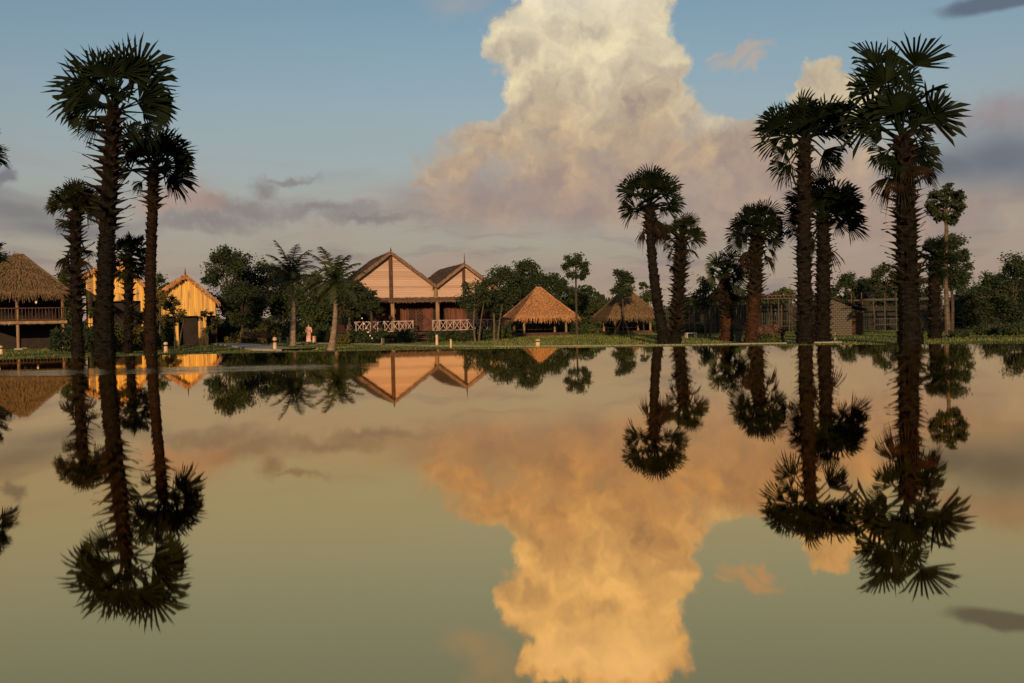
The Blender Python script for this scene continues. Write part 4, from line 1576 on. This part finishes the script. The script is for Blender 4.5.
def shed():
    d = 66
    root = empty('block_shed', (gx(846, d), d, 0), radians(-8), 'small shed of pale patterned blocks under a dark sloping roof', 'shed')
    zl, zr = hz(830, 297, d), hz(864, 310, d)
    W = 17 * d / F
    w = MB()
    pts = [(-W, 0.0), (W * 0.35, 0.0), (W * 0.35, zl * 0.82), (-W, zl)]
    i = len(w.v)
    w.v += [(x, 0, z) for x, z in pts] + [(x, 1.9, z) for x, z in pts]
    w.f += [(0, 1, 2, 3), (7, 6, 5, 4), (0, 4, 5, 1), (1, 5, 6, 2), (2, 6, 7, 3), (3, 7, 4, 0)]
    w.build('wall', M['blocks'], root)
    sw = MB()
    for k in range(9):
        sw.box((W * 0.40 + k * W * 0.072, 0.02, zr * 0.45), (0.05, 0.05, zr * 0.9))
    sw.box((W * 0.72, 0.5, zr * .45), (W * .6, 0.05, zr * 0.88))
    sw.build('slatted_screen', M['dark_wood'], root)
    r = MB()
    slab(r, (-W * 1.15, -.3, zl + .16), (-W * 1.15, 2.2, zl + .16), (W * 1.2, 2.2, zr + .05), (W * 1.2, -.3, zr + .05), 0.1)
    random.seed(1)
    r.build('roof', M['shadow_wood'], root)


shed()


# distant lit cottage seen between pergola and trees
def cottage(px, d, w_px, top, bot, label):
    root = empty('distant_cottage', (gx(px, d), d, 0), 0.05, label, 'house', 'far sunlit cottages')
    s = d / F
    W = w_px * s / 2
    zt, zb = hz(px, top, d), hz(px, bot, d)
    w = MB()
    w.box((0, 1.5, zt / 2), (W * 2, 3, zt))
    w.build('wall', M['gold_planks'], root)
    r = MB()
    slab(r, (-W - .3, -.3, zt - .05), (W + .3, -.3, zt - .05), (W + .3, 1.5, zt + 1.0), (-W - .3, 1.5, zt + 1.0), 0.12)
    slab(r, (-W - .3, 3.3, zt - .05), (W + .3, 3.3, zt - .05), (W + .3, 1.5, zt + 1.0), (-W - .3, 1.5, zt + 1.0), 0.12)
    r.build('roof', M['shingle'], root)
    dd = MB()
    dd.box((W * .3, -.02, zt * .35), (W * .4, .05, zt * .7))
    dd.build('door', M['dark_wood'], root)
    win = MB()
    win.box((-W * .5, -.02, zt * .55), (W * .4, .05, zt * .3))
    win.build('window', M['shadow_wood'], root)


cottage(879, 100, 9, 301, 312, 'far sunlit cottage wall glowing orange left of the massive palm')
cottage(898, 102, 8, 302, 312, 'second far sunlit cottage partly behind the massive palm trunk')


# ------------------------------------------------------------------ bollards and small garden things
def bollard(px, base_y, h_px, w_px, label, lamp=True, material='bollard', d=None):
    if d is None:
        p = gp(px, base_y)
    else:
        p = (gx(px, d), d)
    s = p[1] / F
    h, r = h_px * s, w_px * s / 2
    root = empty('bollard', (p[0], p[1], 0), 0, label, 'bollard', 'pale bollards along the paths')
    b = MB()
    b.lathe((0, 0, 0), [(r * 1.15, 0), (r * 1.15, h * .08), (r, h * .10), (r * .95, h * .60)], 12)
    b.build('shaft', M[material], root)
    if lamp:
        n = MB()
        n.lathe((0, 0, h * .60), [(r * .6, 0), (r * .6, h * .16)], 10)
        n.build('lens', M['metal'], root)
        c = MB()
        c.lathe((0, 0, h * .76), [(r * 1.05, 0), (r * 1.1, h * .04), (r * 1.0, h * .18), (r * .5, h * .24)], 12)
        c.build('cap', M[material], root)
    else:
        c = MB()
        c.lathe((0, 0, h * .60), [(r * .95, 0), (r * 1.0, h * .30), (r * .9, h * .38), (r * .4, h * .4)], 12)
        c.build('cap', M[material], root)


for (px, by, h, w, lab, lamp) in (
        (1, 354.5, 9, 4.5, 'pale bollard cut by the left edge below the stilt hut', True),
        (166, 352.5, 10.5, 4, 'bollard with dark slot standing in the grass right of the smooth palm', True),
        (275, 351.0, 14, 3.8, 'tall dark headed bollard where the footpath ends at the water', True),
        (346, 343.8, 7.5, 4, 'bollard beside the yellow green shrub by the leaning coconut palm', False),
        (383, 345.0, 7, 3.4, 'front one of two bollards left of the house steps', False),
        (387, 342.5, 8, 3, 'rear one of two bollards left of the house steps', False),
        (437, 346.0, 11.5, 2.8, 'tall slim bollard in front of the right end of the steps', False),
        (451, 348.0, 9, 2.2, 'thin short post at the water edge right of the slim bollard', False),
        (314.5, 342.5, 6.5, 4, 'bollard directly right of the person in pink', False),
        (538, 347.0, 8, 4.8, 'bollard on the grass edge before the lit hut', True),
        (836, 340.5, 7.5, 3.6, 'orange lit bollard before the block shed', True)):
    bollard(px, by, h, w, lab, lamp)


def bench(px, base_y, w_px, h_px, name, label, mt_, legs_mt, back=True, depth=0.6):
    p = gp(px, base_y)
    s = p[1] / F
    W, H = w_px * s, h_px * s
    root = empty(name, (p[0], p[1], 0), 0.05, label, name.split('_')[-1])
    seat = MB()
    sh = H * (0.5 if back else 0.9)
    for k in range(4):
        seat.box((0, -depth / 2 + depth * (k + .5) / 4, sh), (W, depth / 4 * .85, 0.06))
    seat.build('seat' if back else 'table_top', M[mt_], root)
    for x in (-W * .43, W * .43):
        for y in (-depth * .4, depth * .4):
            l = MB()
            l.box((x, y, sh / 2 - .02), (0.08, 0.08, sh - .04))
            l.build('leg', M[legs_mt], root)
    if back:
        b = MB()
        for k in range(4):
            b.box((0, depth * .5, sh + (H - sh) * (k + .6) / 4), (W, 0.05, (H - sh) / 4 * .8))
        for x in (-W * .45, W * .45):
            b.box((x, depth * .5 + .05, (sh + H) / 2), (0.07, 0.06, H - sh))
        b.build('backrest', M[mt_], root)
    return root


bench(257, 344.5, 27, 13, 'garden_bench', 'wide dark slatted garden bench beyond the footpath', 'dark_wood', 'shadow_wood')
bench(284, 343.0, 9, 7, 'garden_table', 'low pale table with two stout legs beside the straight coconut trunk', 'dark_wood', 'bollard', False, 0.5)
bench(691, 338.0, 11, 5.5, 'stone_bench', 'pale stone bench on the lawn right of the rough straight palm', 'concrete', 'concrete', False, 0.6)


def planter(px, base_y, w_px, h_px, label):
    p = gp(px, base_y)
    s = p[1] / F
    W, H = w_px * s / 2, h_px * s
    root = empty('planter', (p[0], p[1], 0), 0, label, 'planter')
    b = MB()
    b.lathe((0, 0, 0), [(W * .55, 0), (W * .6, H * .1), (W * .8, H * .7), (W * 1.02, H * .8), (W * 1.05, H), (W * .9, H), (W * .85, H * .9)], 14)
    b.build('pot', M['stone'], root)
    f = MB()
    r = random.Random(3)
    for i in range(160):
        a = r.uniform(0, 6.28)
        q = r.random() * W * .8
        x, y = cos(a) * q, sin(a) * q
        l = r.uniform(.1, .22)
        f.quad((x - .02, y, H * .88), (x + .02, y, H * .88), (x + r.uniform(-.1, .1), y + r.uniform(-.1, .1), H + l))
    f.build('plant', M['leaf_mid'], root)


planter(738.5, 341.5, 9, 10, 'pale squat planter between the shortest palm and the flower mound')


def flower_mound():
    global rnd
    rnd = random.Random(8)
    p = gp(770, 343.2)
    s = p[1] / F
    root = empty('flower_mound', (p[0], p[1], 0), 0, 'rounded mound of dusky pink flowers over a clipped green base', 'flower bed')
    W = 14 * s
    H = 19 * s
    lb = MB()
    fb = MB()
    for i in range(2600):
        a = rnd.uniform(0, 6.283)
        q = sqrt(rnd.random())
        v = rnd.random()
        p_ = Vector((cos(a) * q * W, sin(a) * q * W * .6, v * H * .55))
        e = rvec().normalized() * .05
        f = e.cross(rvec()).normalized() * .035
        lb.quad(p_ - e, p_ - f, p_ + e, p_ + f)
    for i in range(3000):
        a = rnd.uniform(0, 6.283)
        q = sqrt(rnd.random())
        top = H * (.55 + .45 * sqrt(max(0, 1 - q * q)))
        p_ = Vector((cos(a) * q * W * 1.05, sin(a) * q * W * .65, rnd.uniform(H * .5, top)))
        e = rvec().normalized() * .045
        f = e.cross(rvec()).normalized() * .045
        fb.quad(p_ - e, p_ - f, p_ + e, p_ + f)
    lb.build('foliage', M['leaf_mid'], root)
    fb.build('blossom', M['flower'], root)


flower_mound()


def speck_string(pts, label, n, sag=0.3):
    """glowing specks added for bright sky gaps, strung between points (px, py, d)"""
    P = [at(*q) for q in pts]
    root = empty('sky_speck_string', (P[0].x, P[0].y, 0), 0, label, 'bright specks', 'added bright specks')
    o = Vector((P[0].x, P[0].y, 0))
    path = []
    for a, b in zip(P[:-1], P[1:]):
        for k in range(8):
            t = k / 8
            q = a.lerp(b, t)
            q.z -= sag * sin(pi * t)
            path.append(q - o)
    path.append(P[-1] - o)
    c = MB()
    c.tube(path, 0.012, 4)
    c.build('cord', M['shadow_wood'], root)
    b = MB()
    for k in range(n):
        t = k / (n - 1) * (len(path) - 1)
        i = min(int(t), len(path) - 2)
        q = path[i].lerp(path[i + 1], t - i)
        bb = MB()
        bb.lathe(q, [(0.015, -0.06), (0.022, -0.02), (0.02, 0.02), (0.01, 0.03)], 6)
        bb.build('sky_speck', M['sky_speck'], root)


speck_string([(362, 318, 71), (367, 330, 71), (372, 338, 71)], 'string of small white specks added for sky gaps before the left veranda shrub', 6, .05)
# tripod of stakes propping the young tree before the second hut
def stakes(px, d, top, label):
    x = gx(px, d)
    root = empty('tree_stakes', (x, d, 0), 0, label, 'tree prop')
    z = hz(px, top, d)
    for k in range(4):
        a = k * pi / 2 + .5
        b = MB()
        b.tube([(cos(a) * 1.0, sin(a) * 1.0, 0), (cos(a) * .12, sin(a) * .12, z)], .03, 6)
        b.build('stake', M['post_wood'], root)
    r = MB()
    r.tube([(.16 * cos(t * pi / 4), .16 * sin(t * pi / 4), z * .93) for t in range(9)], .02, 5)
    r.build('binding', M['dark_wood'], root)


stakes(623, 90, 319, 'four thin stakes propping the young tree before the second hut')


# ------------------------------------------------------------------ the person in pink
def person():
    p = gp(309, 342.3)
    s = p[1] / F
    H = 18.3 * s
    root = empty('person', (p[0], p[1], 0), radians(10), 'person in a long pale pink robe standing on the path by the coconut palms', 'person', None)
    k = H / 1.65
    me = bpy.data.meshes.new('body')
    V = [(0, 0, .90), (0, 0, 1.08), (0, 0, 1.28), (0, 0, 1.40), (0, -.01, 1.47), (0, -.01, 1.55), (0, 0, 1.62),
         (-.17, 0, 1.33), (-.23, -.02, 1.08), (-.20, -.12, .90), (-.15, -.20, .86),
         (.17, 0, 1.33), (.24, 0, 1.08), (.25, -.05, .86), (.25, -.07, .78),
         (-.09, 0, .82), (-.10, -.01, .46), (-.10, .02, .08), (-.11, -.12, .03),
         (.09, 0, .82), (.11, -.03, .46), (.12, .02, .08), (.13, -.12, .03)]
    E = [(0, 1), (1, 2), (2, 3), (3, 4), (4, 5), (5, 6), (2, 7), (7, 8), (8, 9), (9, 10), (2, 11), (11, 12), (12, 13), (13, 14), (0, 15), (15, 16), (16, 17), (17, 18), (0, 19), (19, 20), (20, 21), (21, 22)]
    Rr = [.13, .12, .14, .055, .055, .085, .06, .06, .045, .032, .03, .06, .045, .032, .03, .09, .06, .038, .03, .09, .06, .038, .03]
    me.from_pydata([tuple(c * k for c in v) for v in V], E, [])
    o = bpy.data.objects.new('body', me)
    COL.objects.link(o)
    sm = o.modifiers.new('skin', 'SKIN')
    for i, sv in enumerate(me.skin_vertices[0].data):
        sv.radius = (Rr[i] * k, Rr[i] * k)
        sv.use_root = (i == 0)
    o.modifiers.new('sub', 'SUBSURF').levels = 1
    bpy.context.view_layer.update()
    dg = bpy.context.evaluated_depsgraph_get()
    nm = bpy.data.meshes.new_from_object(o.evaluated_get(dg))
    o.modifiers.clear()
    o.data = nm
    nm.materials.clear()
    nm.materials.append(M['skin'])
    o.parent = root
    rb = MB()
    prof = [(.24, .06), (.235, .12), (.22, .45), (.19, .75), (.165, .90), (.135, 1.02), (.165, 1.15), (.185, 1.27), (.15, 1.37), (.065, 1.42)]
    i0 = len(rb.v)
    n = 24
    for (r, z) in prof:
        for j in range(n):
            t_ = 2 * pi * j / n
            wv = 1 + (.07 * sin(6 * t_) if z < .9 else 0)
            rb.v.append((r * cos(t_) * wv * k, r * .72 * sin(t_) * wv * k, z * k))
    for q in range(len(prof) - 1):
        for j in range(n):
            a0 = i0 + q * n + j
            a1 = i0 + q * n + (j + 1) % n
            rb.f.append((a0, a1, a1 + n, a0 + n))
    rb.build('robe', M['pink_cloth'], root, True)
    sl = MB()
    sl.tube([Vector(V[7]) * k, Vector(V[8]) * k, Vector(V[9]) * k], [.085 * k, .075 * k, .07 * k], 10)
    sl.build('sleeve', M['pink_cloth'], root, True)
    sl = MB()
    sl.tube([Vector(V[11]) * k, Vector(V[12]) * k, Vector(V[13]) * k], [.085 * k, .075 * k, .07 * k], 10)
    sl.build('sleeve', M['pink_cloth'], root, True)
    hb = MB()
    hb.lathe((0, .03 * k, 1.50 * k), [(.07 * k, 0), (.098 * k, .05 * k), (.10 * k, .11 * k), (.07 * k, .165 * k), (.02 * k, .185 * k)], 14)
    hb.build('hair', M['hair'], root, True)


person()
